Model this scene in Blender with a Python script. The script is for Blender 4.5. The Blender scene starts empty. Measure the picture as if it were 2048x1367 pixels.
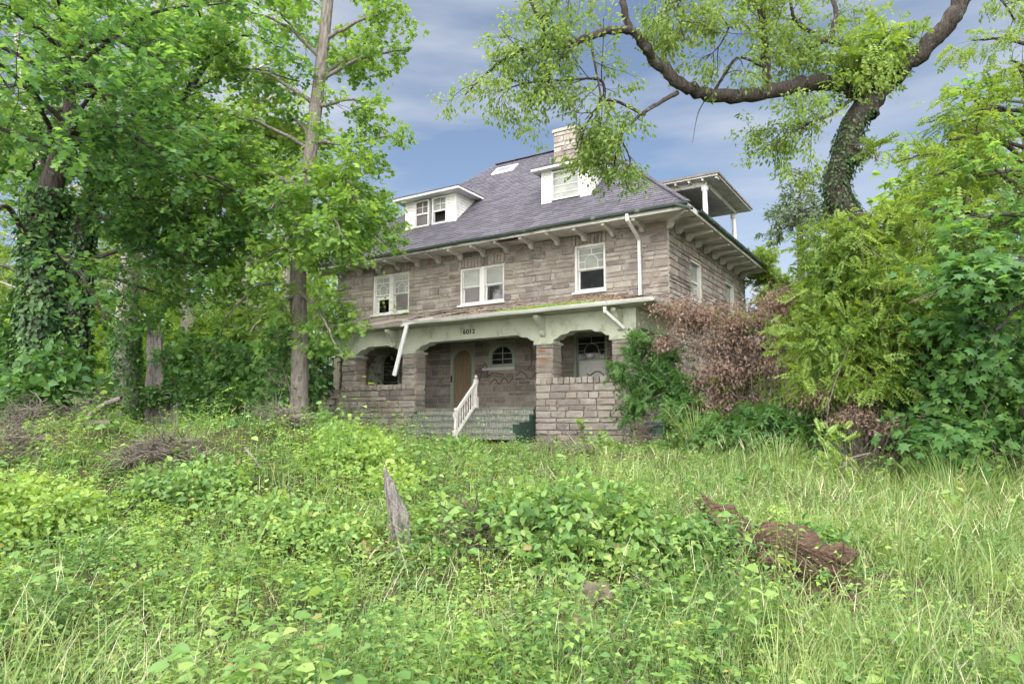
import bpy, math
import numpy as np
from mathutils import Vector, Matrix

# ------------------------------------------------------------------ camera, sky, sun, exposure
SC = bpy.context.scene
COL = SC.collection
EYE = 1.6
F_PX, CXP, CYP = 1388.0, 1024.0, 683.5
PITCH = math.atan((848 - 683.5) / F_PX)
cam_d = bpy.data.cameras.new('camera')
cam = bpy.data.objects.new('camera', cam_d)
COL.objects.link(cam)
cam.location = (0, 0, EYE)
cam.rotation_euler = (math.pi / 2 + PITCH, 0, 0)
cam_d.sensor_width = 36.0
cam_d.lens = F_PX / 2048 * 36
cam_d.clip_start = 0.05
cam_d.clip_end = 3000
SC.camera = cam

SUN_EL, SUN_AZ = math.radians(50), math.radians(195)   # azimuth clockwise from +Y, sun high behind the camera
world = bpy.data.worlds.new('World')
SC.world = world
world.use_nodes = True
wn, wl = world.node_tree.nodes, world.node_tree.links
wn.clear()
out = wn.new('ShaderNodeOutputWorld')
bg = wn.new('ShaderNodeBackground')
bg.inputs['Strength'].default_value = 0.053
sky = wn.new('ShaderNodeTexSky')
sky.sky_type = 'NISHITA'
sky.sun_disc = False
sky.sun_elevation = SUN_EL
sky.sun_rotation = SUN_AZ
sky.air_density = 1.0
sky.dust_density = 0.7
sky.ozone_density = 1.5
tc = wn.new('ShaderNodeTexCoord')
mp = wn.new('ShaderNodeMapping')
mp.inputs['Scale'].default_value = (1.0, 1.0, 4.5)
mp.inputs['Rotation'].default_value = (0.0, 0.12, 0.3)
nz = wn.new('ShaderNodeTexNoise')
nz.inputs['Scale'].default_value = 2.2
nz.inputs['Detail'].default_value = 7.0
nz.inputs['Roughness'].default_value = 0.5
rp = wn.new('ShaderNodeValToRGB')
rp.color_ramp.elements[0].position = 0.42
rp.color_ramp.elements[1].position = 0.74
rp.color_ramp.elements[0].color = (0.10, 0.10, 0.10, 1)
mx = wn.new('ShaderNodeMixRGB')
mx.inputs[2].default_value = (4.9, 5.2, 5.7, 1)
wl.new(tc.outputs['Generated'], mp.inputs['Vector'])
wl.new(mp.outputs['Vector'], nz.inputs['Vector'])
wl.new(nz.outputs['Fac'], rp.inputs['Fac'])
wl.new(rp.outputs['Color'], mx.inputs[0])
wl.new(sky.outputs['Color'], mx.inputs[1])
wl.new(mx.outputs['Color'], bg.inputs['Color'])
wl.new(bg.outputs['Background'], out.inputs['Surface'])

sun_d = bpy.data.lights.new('sun', 'SUN')
sun_d.energy = 5.0
sun_d.angle = math.radians(125)
sun_d.color = (1.0, 0.95, 0.87)
sun = bpy.data.objects.new('sun', sun_d)
COL.objects.link(sun)
sdir = Vector((math.sin(SUN_AZ) * math.cos(SUN_EL), math.cos(SUN_AZ) * math.cos(SUN_EL), math.sin(SUN_EL)))
sun.rotation_euler = sdir.to_track_quat('Z', 'Y').to_euler()

SC.view_settings.view_transform = 'Standard'
SC.view_settings.look = 'None'
SC.view_settings.exposure = 1.55
SC.view_settings.gamma = 1.0
SC.view_settings.use_curve_mapping = False
SC.render.engine = 'CYCLES'
SC.cycles.max_bounces = 5
SC.cycles.diffuse_bounces = 4
SC.cycles.transmission_bounces = 3
SC.cycles.glossy_bounces = 2
SC.cycles.use_adaptive_sampling = True
SC.cycles.adaptive_threshold = 0.05
SC.cycles.use_denoising = True
SC.cycles.denoiser = 'OPENIMAGEDENOISE'

# ------------------------------------------------------------------ helpers
def P(px, py, Y):
    """World point seen at photo pixel (px, py) at forward distance Y."""
    x = (px - CXP) / F_PX
    y = -(py - CYP) / F_PX
    c, s = math.cos(PITCH), math.sin(PITCH)
    d = np.array([x, c - s * y, s + c * y])
    return np.array([0, 0, EYE]) + d * (Y / d[1])


def tag(o, label=None, cat=None, group=None, kind=None):
    if label: o['label'] = label
    if cat: o['category'] = cat
    if group: o['group'] = group
    if kind: o['kind'] = kind
    return o


def link(o, parent=None):
    COL.objects.link(o)
    if parent is not None:
        o.parent = parent
    return o


def empty(name, loc, rz=0.0):
    o = bpy.data.objects.new(name, None)
    o.location = loc
    o.rotation_euler = (0, 0, rz)
    o.empty_display_size = 0.2
    return link(o)


def fast_mesh(name, V, faces_flat, starts, mat, smooth=False):
    me = bpy.data.meshes.new(name)
    V = np.asarray(V, dtype=np.float32)
    fl = np.asarray(faces_flat, dtype=np.int32)
    st = np.asarray(starts, dtype=np.int32)
    me.vertices.add(len(V))
    me.vertices.foreach_set('co', V.ravel())
    me.loops.add(len(fl))
    me.loops.foreach_set('vertex_index', fl)
    me.polygons.add(len(st))
    me.polygons.foreach_set('loop_start', st)
    if smooth:
        me.polygons.foreach_set('use_smooth', np.ones(len(st), dtype=bool))
    me.update(calc_edges=True)
    if mat:
        me.materials.append(mat)
    return me


class MB:
    """Collects polygons, then becomes one mesh object."""
    def __init__(self):
        self.v, self.f = [], []

    def box(self, x0, x1, y0, y1, z0, z1):
        b = len(self.v)
        self.v += [(x0, y0, z0), (x1, y0, z0), (x1, y1, z0), (x0, y1, z0), (x0, y0, z1), (x1, y0, z1), (x1, y1, z1), (x0, y1, z1)]
        self.f += [(b, b + 3, b + 2, b + 1), (b + 4, b + 5, b + 6, b + 7), (b, b + 1, b + 5, b + 4), (b + 1, b + 2, b + 6, b + 5), (b + 2, b + 3, b + 7, b + 6), (b + 3, b, b + 4, b + 7)]
        return self

    def poly(self, pts):
        b = len(self.v)
        self.v += [tuple(p) for p in pts]
        self.f.append(tuple(range(b, b + len(pts))))
        return self

    def prism(self, outline, axis, a0, a1):
        """Extrude a 2-D outline along an axis: 'x' outline=(y,z), 'y' outline=(x,z), 'z' outline=(x,y)."""
        def mk(p, a):
            return {'x': (a, p[0], p[1]), 'y': (p[0], a, p[1]), 'z': (p[0], p[1], a)}[axis]
        n = len(outline)
        b = len(self.v)
        self.v += [mk(p, a0) for p in outline] + [mk(p, a1) for p in outline]
        self.f.append(tuple(range(b, b + n)))
        self.f.append(tuple(range(b + 2 * n - 1, b + n - 1, -1)))
        for i in range(n):
            j = (i + 1) % n
            self.f.append((b + i, b + n + i, b + n + j, b + j))
        return self

    def bar(self, p, q, w, h=None):
        """Square bar from p to q."""
        h = h or w
        p, q = Vector(p), Vector(q)
        d = (q - p).normalized()
        s = d.cross(Vector((0, 0, 1)))
        if s.length < 1e-3:
            s = Vector((1, 0, 0))
        s.normalize()
        t = s.cross(d)
        b = len(self.v)
        for c in (p, q):
            for a, e in ((-1, -1), (1, -1), (1, 1), (-1, 1)):
                self.v.append(tuple(c + s * (a * w / 2) + t * (e * h / 2)))
        self.f += [(b, b + 3, b + 2, b + 1), (b + 4, b + 5, b + 6, b + 7)]
        for i in range(4):
            j = (i + 1) % 4
            self.f.append((b + i, b + j, b + 4 + j, b + 4 + i))
        return self

    def lathe(self, cx, cy, prof, n=10):
        """Turned post: prof = [(z, r)]."""
        b = len(self.v)
        for z, r in prof:
            for k in range(n):
                a = 2 * math.pi * k / n
                self.v.append((cx + r * math.cos(a), cy + r * math.sin(a), z))
        for i in range(len(prof) - 1):
            for k in range(n):
                j = (k + 1) % n
                self.f.append((b + i * n + k, b + i * n + j, b + (i + 1) * n + j, b + (i + 1) * n + k))
        self.f.append(tuple(range(b + n - 1, b - 1, -1)))
        m = b + (len(prof) - 1) * n
        self.f.append(tuple(range(m, m + n)))
        return self

    def build(self, name, mat, parent=None, off=(0, 0, 0), smooth=False):
        me = bpy.data.meshes.new(name)
        o3 = off
        me.from_pydata([(a - o3[0], b - o3[1], c - o3[2]) for a, b, c in self.v], [], self.f)
        me.materials.append(mat)
        if smooth:
            for p in me.polygons:
                p.use_smooth = True
        me.update()
        return link(bpy.data.objects.new(name, me), parent)


# ------------------------------------------------------------------ materials
def nodes_of(name):
    m = bpy.data.materials.new(name)
    m.use_nodes = True
    n, l = m.node_tree.nodes, m.node_tree.links
    n.clear()
    o = n.new('ShaderNodeOutputMaterial')
    return m, n, l, o


def rnd_value(n, l):
    """A value that differs for each object and for each loose piece of a mesh."""
    oi = n.new('ShaderNodeObjectInfo')
    ge = n.new('ShaderNodeNewGeometry')
    a = n.new('ShaderNodeMath'); a.operation = 'ADD'
    fr = n.new('ShaderNodeMath'); fr.operation = 'FRACT'
    l.new(oi.outputs['Random'], a.inputs[0]); l.new(ge.outputs['Random Per Island'], a.inputs[1])
    l.new(a.outputs[0], fr.inputs[0])
    return fr.outputs[0]


def ramp(n, l, src, stops):
    r = n.new('ShaderNodeValToRGB')
    e = r.color_ramp.elements
    while len(e) < len(stops):
        e.new(0.5)
    for k, (p, c) in enumerate(stops):
        e[k].position = p
        e[k].color = (*c, 1)
    l.new(src, r.inputs['Fac'])
    return r.outputs['Color']


def mixc(n, l, fac, a, b, mode='MIX'):
    m = n.new('ShaderNodeMixRGB')
    m.blend_type = mode
    for i, s in ((0, fac), (1, a), (2, b)):
        if isinstance(s, (int, float)):
            m.inputs[i].default_value = s
        elif isinstance(s, tuple):
            m.inputs[i].default_value = (*s, 1)
        else:
            l.new(s, m.inputs[i])
    return m.outputs[0]


def noise(n, l, scale, detail=4, rough=0.6, vec=None, stretch=None, coord='Object'):
    t = n.new('ShaderNodeTexNoise')
    t.inputs['Scale'].default_value = scale
    t.inputs['Detail'].default_value = detail
    t.inputs['Roughness'].default_value = rough
    if coord == 'World':
        src = n.new('ShaderNodeNewGeometry').outputs['Position']
    else:
        src = n.new('ShaderNodeTexCoord').outputs[coord]
    if stretch:
        m = n.new('ShaderNodeMapping')
        m.inputs['Scale'].default_value = stretch
        l.new(src, m.inputs['Vector'])
        src = m.outputs['Vector']
    l.new(src, t.inputs['Vector'])
    return t.outputs['Fac']


def thr(n, l, src, lo, hi):
    r = n.new('ShaderNodeMapRange')
    r.inputs['From Min'].default_value = lo
    r.inputs['From Max'].default_value = hi
    l.new(src, r.inputs['Value'])
    return r.outputs['Result']


def principled(n, l, o, color, rough=0.8, bump=None, bump_d=0.02, bump_s=0.6, spec=0.25):
    p = n.new('ShaderNodeBsdfPrincipled')
    if isinstance(color, tuple):
        p.inputs['Base Color'].default_value = (*color, 1)
    else:
        l.new(color, p.inputs['Base Color'])
    if isinstance(rough, (int, float)):
        p.inputs['Roughness'].default_value = rough
    else:
        l.new(rough, p.inputs['Roughness'])
    p.inputs['Specular IOR Level'].default_value = spec
    if bump is not None:
        b = n.new('ShaderNodeBump')
        b.inputs['Distance'].default_value = bump_d
        b.inputs['Strength'].default_value = bump_s
        l.new(bump, b.inputs['Height'])
        l.new(b.outputs['Normal'], p.inputs['Normal'])
    l.new(p.outputs[0], o.inputs['Surface'])
    return p


def m_stone(name, stops, moss=0.25):
    m, n, l, o = nodes_of(name)
    base = ramp(n, l, rnd_value(n, l), stops)
    g = noise(n, l, 9, 6, 0.7, coord='World')
    c = mixc(n, l, thr(n, l, g, 0.3, 0.75), base, mixc(n, l, 0.55, base, (0.13, 0.11, 0.10)))
    st = noise(n, l, 1.1, 4, 0.6, coord='World', stretch=(1, 1, 0.35))
    c = mixc(n, l, thr(n, l, st, 0.52, 0.75), c, mixc(n, l, 0.6, c, (0.09, 0.08, 0.08)))
    lite = noise(n, l, 2.3, 5, 0.7, coord='World')
    c = mixc(n, l, thr(n, l, lite, 0.5, 0.78), c, (0.40, 0.375, 0.35))
    if moss:
        ms = noise(n, l, 0.7, 4, 0.6, coord='World')
        mf = n.new('ShaderNodeMath'); mf.operation = 'MULTIPLY'
        l.new(thr(n, l, ms, 0.6, 0.75), mf.inputs[0]); mf.inputs[1].default_value = moss
        c = mixc(n, l, mf.outputs[0], c, (0.13, 0.15, 0.08))
    principled(n, l, o, c, 0.92, noise(n, l, 28, 6, 0.7, coord='World'), 0.02, 0.9)
    return m


def m_paint(name, col, worn, amount=0.5, scale=3.0, stretch=None, rough=0.6):
    """Old paint with patches worn to the wood below."""
    m, n, l, o = nodes_of(name)
    a = noise(n, l, scale, 7, 0.72, coord='World', stretch=stretch)
    big = noise(n, l, 0.9, 3, 0.5, coord='World')
    f = thr(n, l, a, 0.72 - 0.35 * amount, 0.84 - 0.3 * amount)
    c = mixc(n, l, thr(n, l, big, 0.35, 0.75), col, tuple(x * 0.72 for x in col))
    c = mixc(n, l, f, c, worn)
    principled(n, l, o, c, rough, noise(n, l, 40, 4, 0.6, coord='World'), 0.004, 0.5)
    return m


def m_plain(name, col, rough=0.8, var=0.35, scale=6, bump=0.01, stretch=None):
    m, n, l, o = nodes_of(name)
    a = noise(n, l, scale, 6, 0.65, coord='World', stretch=stretch)
    c = mixc(n, l, thr(n, l, a, 0.3, 0.7), col, tuple(x * (1 - var) for x in col))
    principled(n, l, o, c, rough, a, bump, 0.6)
    return m


def m_leaf(name, dark, mid, light, trans=0.4, patch=1.2, dead=None, rough=0.5, spec=0.35):
    """Leaf: colour differs per leaf and drifts over the crown, light passes through."""
    m, n, l, o = nodes_of(name)
    r = rnd_value(n, l)
    big = noise(n, l, patch, 3, 0.5, coord='World')
    a = n.new('ShaderNodeMath'); a.operation = 'MULTIPLY_ADD'
    l.new(r, a.inputs[0]); a.inputs[1].default_value = 0.55
    sub = n.new('ShaderNodeMath'); sub.operation = 'MULTIPLY_ADD'
    l.new(big, sub.inputs[0]); sub.inputs[1].default_value = 1.1; sub.inputs[2].default_value = -0.32
    l.new(sub.outputs[0], a.inputs[2])
    stops = [(0.1, dark), (0.5, mid), (0.9, light)]
    c = ramp(n, l, a.outputs[0], stops)
    if dead:
        c = mixc(n, l, thr(n, l, r, 0.985, 0.99), c, dead)
    p = n.new('ShaderNodeBsdfPrincipled')
    p.inputs['Roughness'].default_value = rough
    p.inputs['Specular IOR Level'].default_value = spec
    l.new(c, p.inputs['Base Color'])
    t = n.new('ShaderNodeBsdfTranslucent')
    tcol = mixc(n, l, 1.0, c, (1.25, 1.2, 0.6), 'MULTIPLY')
    l.new(tcol, t.inputs['Color'])
    s = n.new('ShaderNodeMixShader')
    s.inputs[0].default_value = trans
    l.new(p.outputs[0], s.inputs[1]); l.new(t.outputs[0], s.inputs[2])
    l.new(s.outputs[0], o.inputs['Surface'])
    return m


def m_bark(name, a, b, lichen=None, stretch=(7, 7, 1.2)):
    m, n, l, o = nodes_of(name)
    g = noise(n, l, 3.0, 8, 0.7, coord='World', stretch=stretch)
    c = ramp(n, l, g, [(0.3, a), (0.62, b)])
    if lichen:
        q = noise(n, l, 5, 5, 0.65, coord='World')
        c = mixc(n, l, thr(n, l, q, 0.58, 0.68), c, lichen)
    principled(n, l, o, c, 0.95, g, 0.05, 1.0, spec=0.1)
    return m


M = {}
M['stone'] = m_stone('rock_faced_stone', [(0.0, (0.16, 0.14, 0.135)), (0.2, (0.23, 0.205, 0.19)), (0.45, (0.29, 0.25, 0.215)), (0.7, (0.31, 0.285, 0.265)), (1.0, (0.38, 0.35, 0.31))])
M['mortar'] = m_plain('mortar', (0.44, 0.39, 0.33), 0.95, 0.35, 5, 0.02)
M['shingle'] = None
M['white'] = m_paint('white_paint', (0.66, 0.66, 0.65), (0.36, 0.34, 0.31), 0.42, 5)
M['rail_white'] = m_paint('peeling_white_paint', (0.62, 0.61, 0.60), (0.33, 0.30, 0.27), 0.62, 9, (3, 3, 1))
M['soffit'] = m_paint('soffit_paint', (0.53, 0.53, 0.50), (0.27, 0.26, 0.21), 0.62, 2.2)
M['green_white'] = m_paint('pale_green_paint', (0.48, 0.51, 0.42), (0.27, 0.29, 0.21), 0.6, 2.5)
M['trim_green'] = m_paint('sage_trim', (0.34, 0.39, 0.33), (0.25, 0.25, 0.2), 0.35, 4)
M['step_green'] = m_paint('worn_green_tread', (0.085, 0.135, 0.112), (0.25, 0.23, 0.20), 0.85, 4, (0.6, 0.6, 6))
M['step_riser'] = m_paint('riser_paint', (0.11, 0.165, 0.135), (0.28, 0.265, 0.24), 0.9, 7, (3, 3, 0.8))
M['dark_green'] = m_plain('dark_green_paint', (0.03, 0.06, 0.048), 0.7, 0.4, 4)
M['gutter'] = m_paint('old_gutter', (0.05, 0.07, 0.065), (0.22, 0.30, 0.25), 0.45, 2.0)
M['plywood'] = m_plain('plywood', (0.26, 0.20, 0.13), 0.8, 0.4, 3, 0.006, (6, 6, 0.6))
M['dark_room'] = m_plain('dark_interior', (0.02, 0.02, 0.02), 0.9)  # near-black colour stands in for the shade of unlit rooms
M['wood_grey'] = m_plain('weathered_wood', (0.33, 0.30, 0.27), 0.9, 0.5, 4, 0.02, (6, 6, 1))
M['porch_shingle'] = m_paint('rotted_roll_roofing', (0.20, 0.17, 0.15), (0.10, 0.09, 0.09), 0.6, 3)
M['metal'] = m_paint('bare_gutter_metal', (0.70, 0.71, 0.74), (0.45, 0.44, 0.45), 0.25, 5, rough=0.4)
M['graffiti'] = m_plain('rust_red_spray', (0.17, 0.10, 0.07), 0.9, 0.5, 20)
M['graffiti_black'] = m_plain('black_spray', (0.03, 0.03, 0.03), 0.8)
M['orange_spray'] = m_plain('orange_spray', (0.42, 0.17, 0.06), 0.9, 0.4, 20)
M['black'] = m_plain('black_paint', (0.02, 0.02, 0.02), 0.6)


def m_glass(name, col, rough=0.08):
    m, n, l, o = nodes_of(name)
    a = noise(n, l, 1.6, 3, 0.5, coord='World')
    c = mixc(n, l, thr(n, l, a, 0.35, 0.7), col, tuple(x * 0.5 for x in col))
    p = principled(n, l, o, c, rough, noise(n, l, 1.5, 2, 0.5, coord='World'), 0.02, 0.15, spec=0.8)
    return m


M['pane_pale'] = m_glass('pale_leaded_glass', (0.27, 0.29, 0.26), 0.25)
M['pane_screen'] = m_glass('screened_pane', (0.10, 0.085, 0.08), 0.35)
M['pane_dark'] = m_glass('dark_glass', (0.025, 0.025, 0.03), 0.06)
M['skylight'] = m_glass('skylight_glass', (0.28, 0.31, 0.35), 0.12)


def m_shingle():
    m, n, l, o = nodes_of('asphalt_shingle')
    base = ramp(n, l, rnd_value(n, l), [(0.0, (0.064, 0.062, 0.080)), (0.5, (0.086, 0.083, 0.106)), (1.0, (0.108, 0.104, 0.129))])
    g = noise(n, l, 120, 3, 0.7, coord='World')
    c = mixc(n, l, thr(n, l, g, 0.35, 0.65), base, mixc(n, l, 0.4, base, (0.06, 0.055, 0.065)))
    st = noise(n, l, 0.6, 4, 0.6, coord='World')
    c = mixc(n, l, thr(n, l, st, 0.45, 0.75), c, mixc(n, l, 0.25, c, (0.13, 0.125, 0.15)))
    principled(n, l, o, c, 0.95, g, 0.004, 0.6)
    return m


M['shingle'] = m_shingle()

# ------------------------------------------------------------------ terrain
def sstep(a, b, x):
    t = np.clip((x - a) / (b - a), 0, 1)
    return t * t * (3 - 2 * t)


def bump2(X, Y, cx, cy, rx, ry):
    return np.exp(-(((X - cx) / rx) ** 2 + ((Y - cy) / ry) ** 2))


def ground_z(X, Y):
    X = np.asarray(X, float); Y = np.asarray(Y, float)
    z = 1.02 * sstep(2.5, 17.5, Y)
    z = z + 0.42 * sstep(-1.2, -5.0, X) * sstep(5.5, 10.5, Y) * (1 - 0.75 * sstep(13, 18, Y))
    z = z + 0.30 * bump2(X, Y, -7.5, 11.5, 2.5, 1.8) + 0.5 * bump2(X, Y, -3.3, 11.0, 1.9, 1.8)
    z = z + 0.16 * bump2(X, Y, -1.7, 8.6, 1.3, 1.3)
    z = z + 0.42 * bump2(X, Y, 0.55, 6.9, 1.15, 0.75) + 0.2 * bump2(X, Y, 1.6, 6.7, 0.7, 0.6)
    z = z + 0.2 * sstep(-0.3, -2.2, X) * sstep(5, 7, Y) * np.sin(X * 1.9 + 1.1 * np.sin(Y * .9)) * np.sin(Y * 1.6 + .7 * np.sin(X * 1.1))
    z = z + 0.05 * np.sin(X * 1.7 + 0.4 * Y) * np.sin(Y * 1.3 - 0.6 * X) + 0.03 * np.sin(X * 4.1 + 1) * np.sin(Y * 3.7)
    return z


def build_ground():
    xs = np.concatenate([[-900, -300, -120, -60, -35], np.arange(-25, 25.01, 0.36), [35, 60, 120, 300, 900]])
    ys = np.concatenate([[-60, -20, -6], np.arange(-2, 34.01, 0.36), [45, 70, 150, 400, 1500]])
    X, Y = np.meshgrid(xs, ys)
    Z = ground_z(X, Y)
    V = np.stack([X.ravel(), Y.ravel(), Z.ravel()], 1)
    nx, ny = len(xs), len(ys)
    i, j = np.meshgrid(np.arange(nx - 1), np.arange(ny - 1))
    a = (j * nx + i).ravel()
    Q = np.stack([a, a + 1, a + nx + 1, a + nx], 1)
    m, n, l, o = nodes_of('soil_and_litter')
    g = noise(n, l, 1.3, 6, 0.65, coord='World')
    c = ramp(n, l, g, [(0.3, (0.055, 0.07, 0.02)), (0.5, (0.09, 0.085, 0.045)), (0.62, (0.14, 0.105, 0.07)), (0.75, (0.08, 0.055, 0.04))])
    c = mixc(n, l, noise(n, l, 30, 4, 0.7, coord='World'), c, mixc(n, l, 0.6, c, (0.02, 0.02, 0.012)))
    principled(n, l, o, c, 0.95, noise(n, l, 14, 6, 0.7, coord='World'), 0.06, 1.0, spec=0.1)
    me = fast_mesh('ground', V, Q.ravel(), np.arange(len(Q)) * 4, m, smooth=True)
    tag(link(bpy.data.objects.new('ground', me)), 'rough sloping yard soil under the weeds', kind='structure')


build_ground()

# ------------------------------------------------------------------ the house (u along the front, v into the house, z up)
HC = np.array([5.0665, 22.0])
HANG = math.radians(-32.084)
HB = 1.0
HU = np.array([math.cos(HANG), math.sin(HANG)])
HV = np.array([-math.sin(HANG), math.cos(HANG)])
house = empty('stone_house', (HC[0], HC[1], HB), HANG)
tag(house, 'abandoned two storey fieldstone house with purple grey hipped roof and deep front porch', 'house')
OFF = (0, 0, HB)


def hp(u, v, z):
    return np.array([HC[0] + HU[0] * u + HV[0] * v, HC[1] + HU[1] * u + HV[1] * v, z])


def part(name, mb, mat, parent=None, smooth=False):
    return mb.build(name, M[mat] if isinstance(mat, str) else mat, parent or house, OFF, smooth)


FLOOR = 2.12
UL = -15.0
DEPTH = 10.0
WT = 8.18
EAVE = 8.36
RIDGE = 13.72

# --- stones -------------------------------------------------------
RNG = np.random.default_rng(7)


def stone_template(seed):
    r = np.random.default_rng(seed)
    nx, nz = 5, 4
    xs = np.array([-0.5, -0.45, 0.0, 0.45, 0.5]); zs = np.array([-0.5, -0.40, 0.36, 0.5])
    V, F = [], []
    for j, z in enumerate(zs):
        for i, x in enumerate(xs):
            edge = i in (0, nx - 1) or j in (0, nz - 1)
            y = -0.5 + r.uniform(-.15, .15) if edge else -0.7 - r.uniform(0, 0.6)
            V.append((x + r.uniform(-.02, .02), y, z + r.uniform(-.08, .08)))
    for j in range(nz - 1):
        for i in range(nx - 1):
            a = j * nx + i
            F.append((a, a + 1, a + nx + 1, a + nx))
    ring = [i for i in range(nx)] + [j * nx + nx - 1 for j in range(1, nz)] + [(nz - 1) * nx + i for i in range(nx - 2, -1, -1)] + [j * nx for j in range(nz - 2, 0, -1)]
    b = len(V)
    for k in ring:
        V.append((V[k][0], 0.1, V[k][2]))
    for k in range(len(ring)):
        q = (k + 1) % len(ring)
        F.append((ring[q], ring[k], b + k, b + q))
    return np.array(V), F


ST = [stone_template(s) for s in range(10)]
ST_MESH = []
for k, (v_, f_) in enumerate(ST):
    me = bpy.data.meshes.new('stone')
    me.from_pydata([tuple(x) for x in v_], [], f_)
    me.materials.append(M['stone'])
    me.update()
    ST_MESH.append(me)

STONES = []     # (parent part, u, v, z, yaw, w, depth, h, facing)


def lay(par, plane, const, a0, a1, z0, z1, blocks=(), ch=0.2, wmin=0.3, wmax=0.75, relief=0.05, batter=0.0, left_flare=0.0):
    n = max(1, round((z1 - z0) / ch))
    hs = RNG.uniform(0.6, 1.4, n)
    hs = hs / hs.sum() * (z1 - z0)
    z = z0
    for h in hs:
        lo, hi = z, z + h
        A0 = a0 - left_flare * max(0, (z1 - (lo + hi) / 2)) / max(1e-6, (z1 - z0))
        cut = sorted((b[0], b[1]) for b in blocks if min(hi, b[3]) - max(lo, b[2]) > 0.02)
        segs, p = [], A0
        for c0, c1 in cut:
            if c0 > p: segs.append((p, min(c0, a1)))
            p = max(p, c1)
        if p < a1: segs.append((p, a1))
        for s0, s1 in segs:
            L = s1 - s0
            if L < 0.05: continue
            k = max(1, round(L / RNG.uniform(0.42, 0.6)))
            ws = RNG.uniform(wmin, wmax, k); ws = ws / ws.sum() * L
            q = s0
            for w in ws:
                off = batter * (z1 - (lo + hi) / 2)
                c = q + w / 2
                gap = 0.026
                ent = (w - gap, relief * RNG.uniform(0.8, 1.2), h - gap)
                if plane == 'front':
                    STONES.append((par, c, const - off, (lo + hi) / 2, 0.0, *ent))
                elif plane == 'right':
                    STONES.append((par, const + off, c, (lo + hi) / 2, math.pi / 2, *ent))
                elif plane == 'left':
                    STONES.append((par, const - off, c, (lo + hi) / 2, -math.pi / 2, *ent))
                q += w
        z = hi


def wall_front(name, v, u0, u1, z0, z1, holes, thick=0.35, parent=None):
    """A wall facing the street with real openings."""
    us = sorted({u0, u1, *[h[0] for h in holes], *[h[1] for h in holes]})
    zs = sorted({z0, z1, *[h[2] for h in holes], *[h[3] for h in holes]})
    mb = MB()
    for a, b in zip(us, us[1:]):
        run = None
        for c, d in zip(zs, zs[1:]):
            if any(h[0] < (a + b) / 2 < h[1] and h[2] < (c + d) / 2 < h[3] for h in holes):
                if run: mb.box(a, b, v, v + thick, *run); run = None
            else:
                run = (run[0], d) if run else (c, d)
        if run: mb.box(a, b, v, v + thick, *run)
    return part(name, mb, 'mortar', parent)


def wall_right(name, u, v0, v1, z0, z1, holes, thick=0.35):
    vs = sorted({v0, v1, *[h[0] for h in holes], *[h[1] for h in holes]})
    zs = sorted({z0, z1, *[h[2] for h in holes], *[h[3] for h in holes]})
    mb = MB()
    for a, b in zip(vs, vs[1:]):
        run = None
        for c, d in zip(zs, zs[1:]):
            if any(h[0] < (a + b) / 2 < h[1] and h[2] < (c + d) / 2 < h[3] for h in holes):
                if run: mb.box(u - thick, u, a, b, *run); run = None
            else:
                run = (run[0], d) if run else (c, d)
        if run: mb.box(u - thick, u, a, b, *run)
    return part(name, mb, 'mortar')


W1 = (-12.88, -10.92, 6.12, 7.80)
W2 = (-8.34, -6.33, 6.12, 7.56)
W3 = (-3.39, -2.22, 6.12, 7.79)
PDOOR = (-8.76, -7.64, FLOOR, 4.52)
PARCH = (-6.99, -5.83, 3.68, 4.56)
PRW = (-3.47, -2.22, 2.95, 4.70)
PLW = (-12.35, -11.32, 2.95, 4.54)
front_wall = wall_front('front_wall', 0.0, UL, 0.0, 0.6, WT, [W1, W2, W3, PDOOR, PARCH, PRW, PLW])
SW1 = (2.25, 3.6, 5.95, 7.43)
SW2 = (6.8, 8.2, 5.95, 7.43)
side_wall = wall_right('side_wall', -0.003, 0.353, DEPTH, 0.6, WT, [SW1, SW2])
part('rear_wall', MB().box(UL, -0.36, DEPTH - 0.35, DEPTH - 0.003, 0.6, WT), 'mortar')
part('end_wall', MB().box(UL + 0.003, UL + 0.35, 0.353, DEPTH - 0.353, 0.6, WT), 'mortar')
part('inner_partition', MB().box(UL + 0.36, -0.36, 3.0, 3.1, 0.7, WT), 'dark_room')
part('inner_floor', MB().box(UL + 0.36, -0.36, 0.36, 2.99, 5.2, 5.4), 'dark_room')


def voussoirs(par, u0, u1, z0, z1, v=0.0, arch=0.0):
    n = max(3, round((u1 - u0) / 0.15))
    for k in range(n):
        w = (u1 - u0) / n
        STONES.append((par, u0 + (k + 0.5) * w, v, (z0 + z1) / 2 + RNG.uniform(-.01, .01), 0.0, w - 0.02, 0.06, z1 - z0))


LB = [(W[0] - 0.07, W[1] + 0.05, W[3], W[3] + 0.37) for W in (W2, W3, W1)]
HOLES = [W1, W2, W3]
lay(front_wall, 'front', 0.0, UL, 0.0, 5.5, 6.12, [], 0.175, .2, .9, relief=0.028)
lay(front_wall, 'front', 0.0, UL, 0.0, 6.12, 7.80, HOLES + LB, 0.18, .2, .9, relief=0.036)
lay(front_wall, 'front', 0.0, UL, 0.0, 7.80, WT, LB, 0.18, .2, .9, relief=0.036)
for W in (W1, W2, W3):
    voussoirs(front_wall, W[0] - 0.07, W[1] + 0.05, W[3] + 0.02, min(WT, W[3] + 0.37))
PH = [PDOOR, PARCH, PRW, PLW]
lay(front_wall, 'front', 0.0, -13.5, 0.0, FLOOR, 4.85, PH, 0.19, .2, .9, relief=0.024)
lay(front_wall, 'front', 0.0, UL, -13.5, 1.0, 5.5, [], 0.21)
lay(side_wall, 'right', 0.0, 0.0, DEPTH, 5.0, WT, [SW1, SW2], 0.19, .2, .9, relief=0.038)
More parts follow.
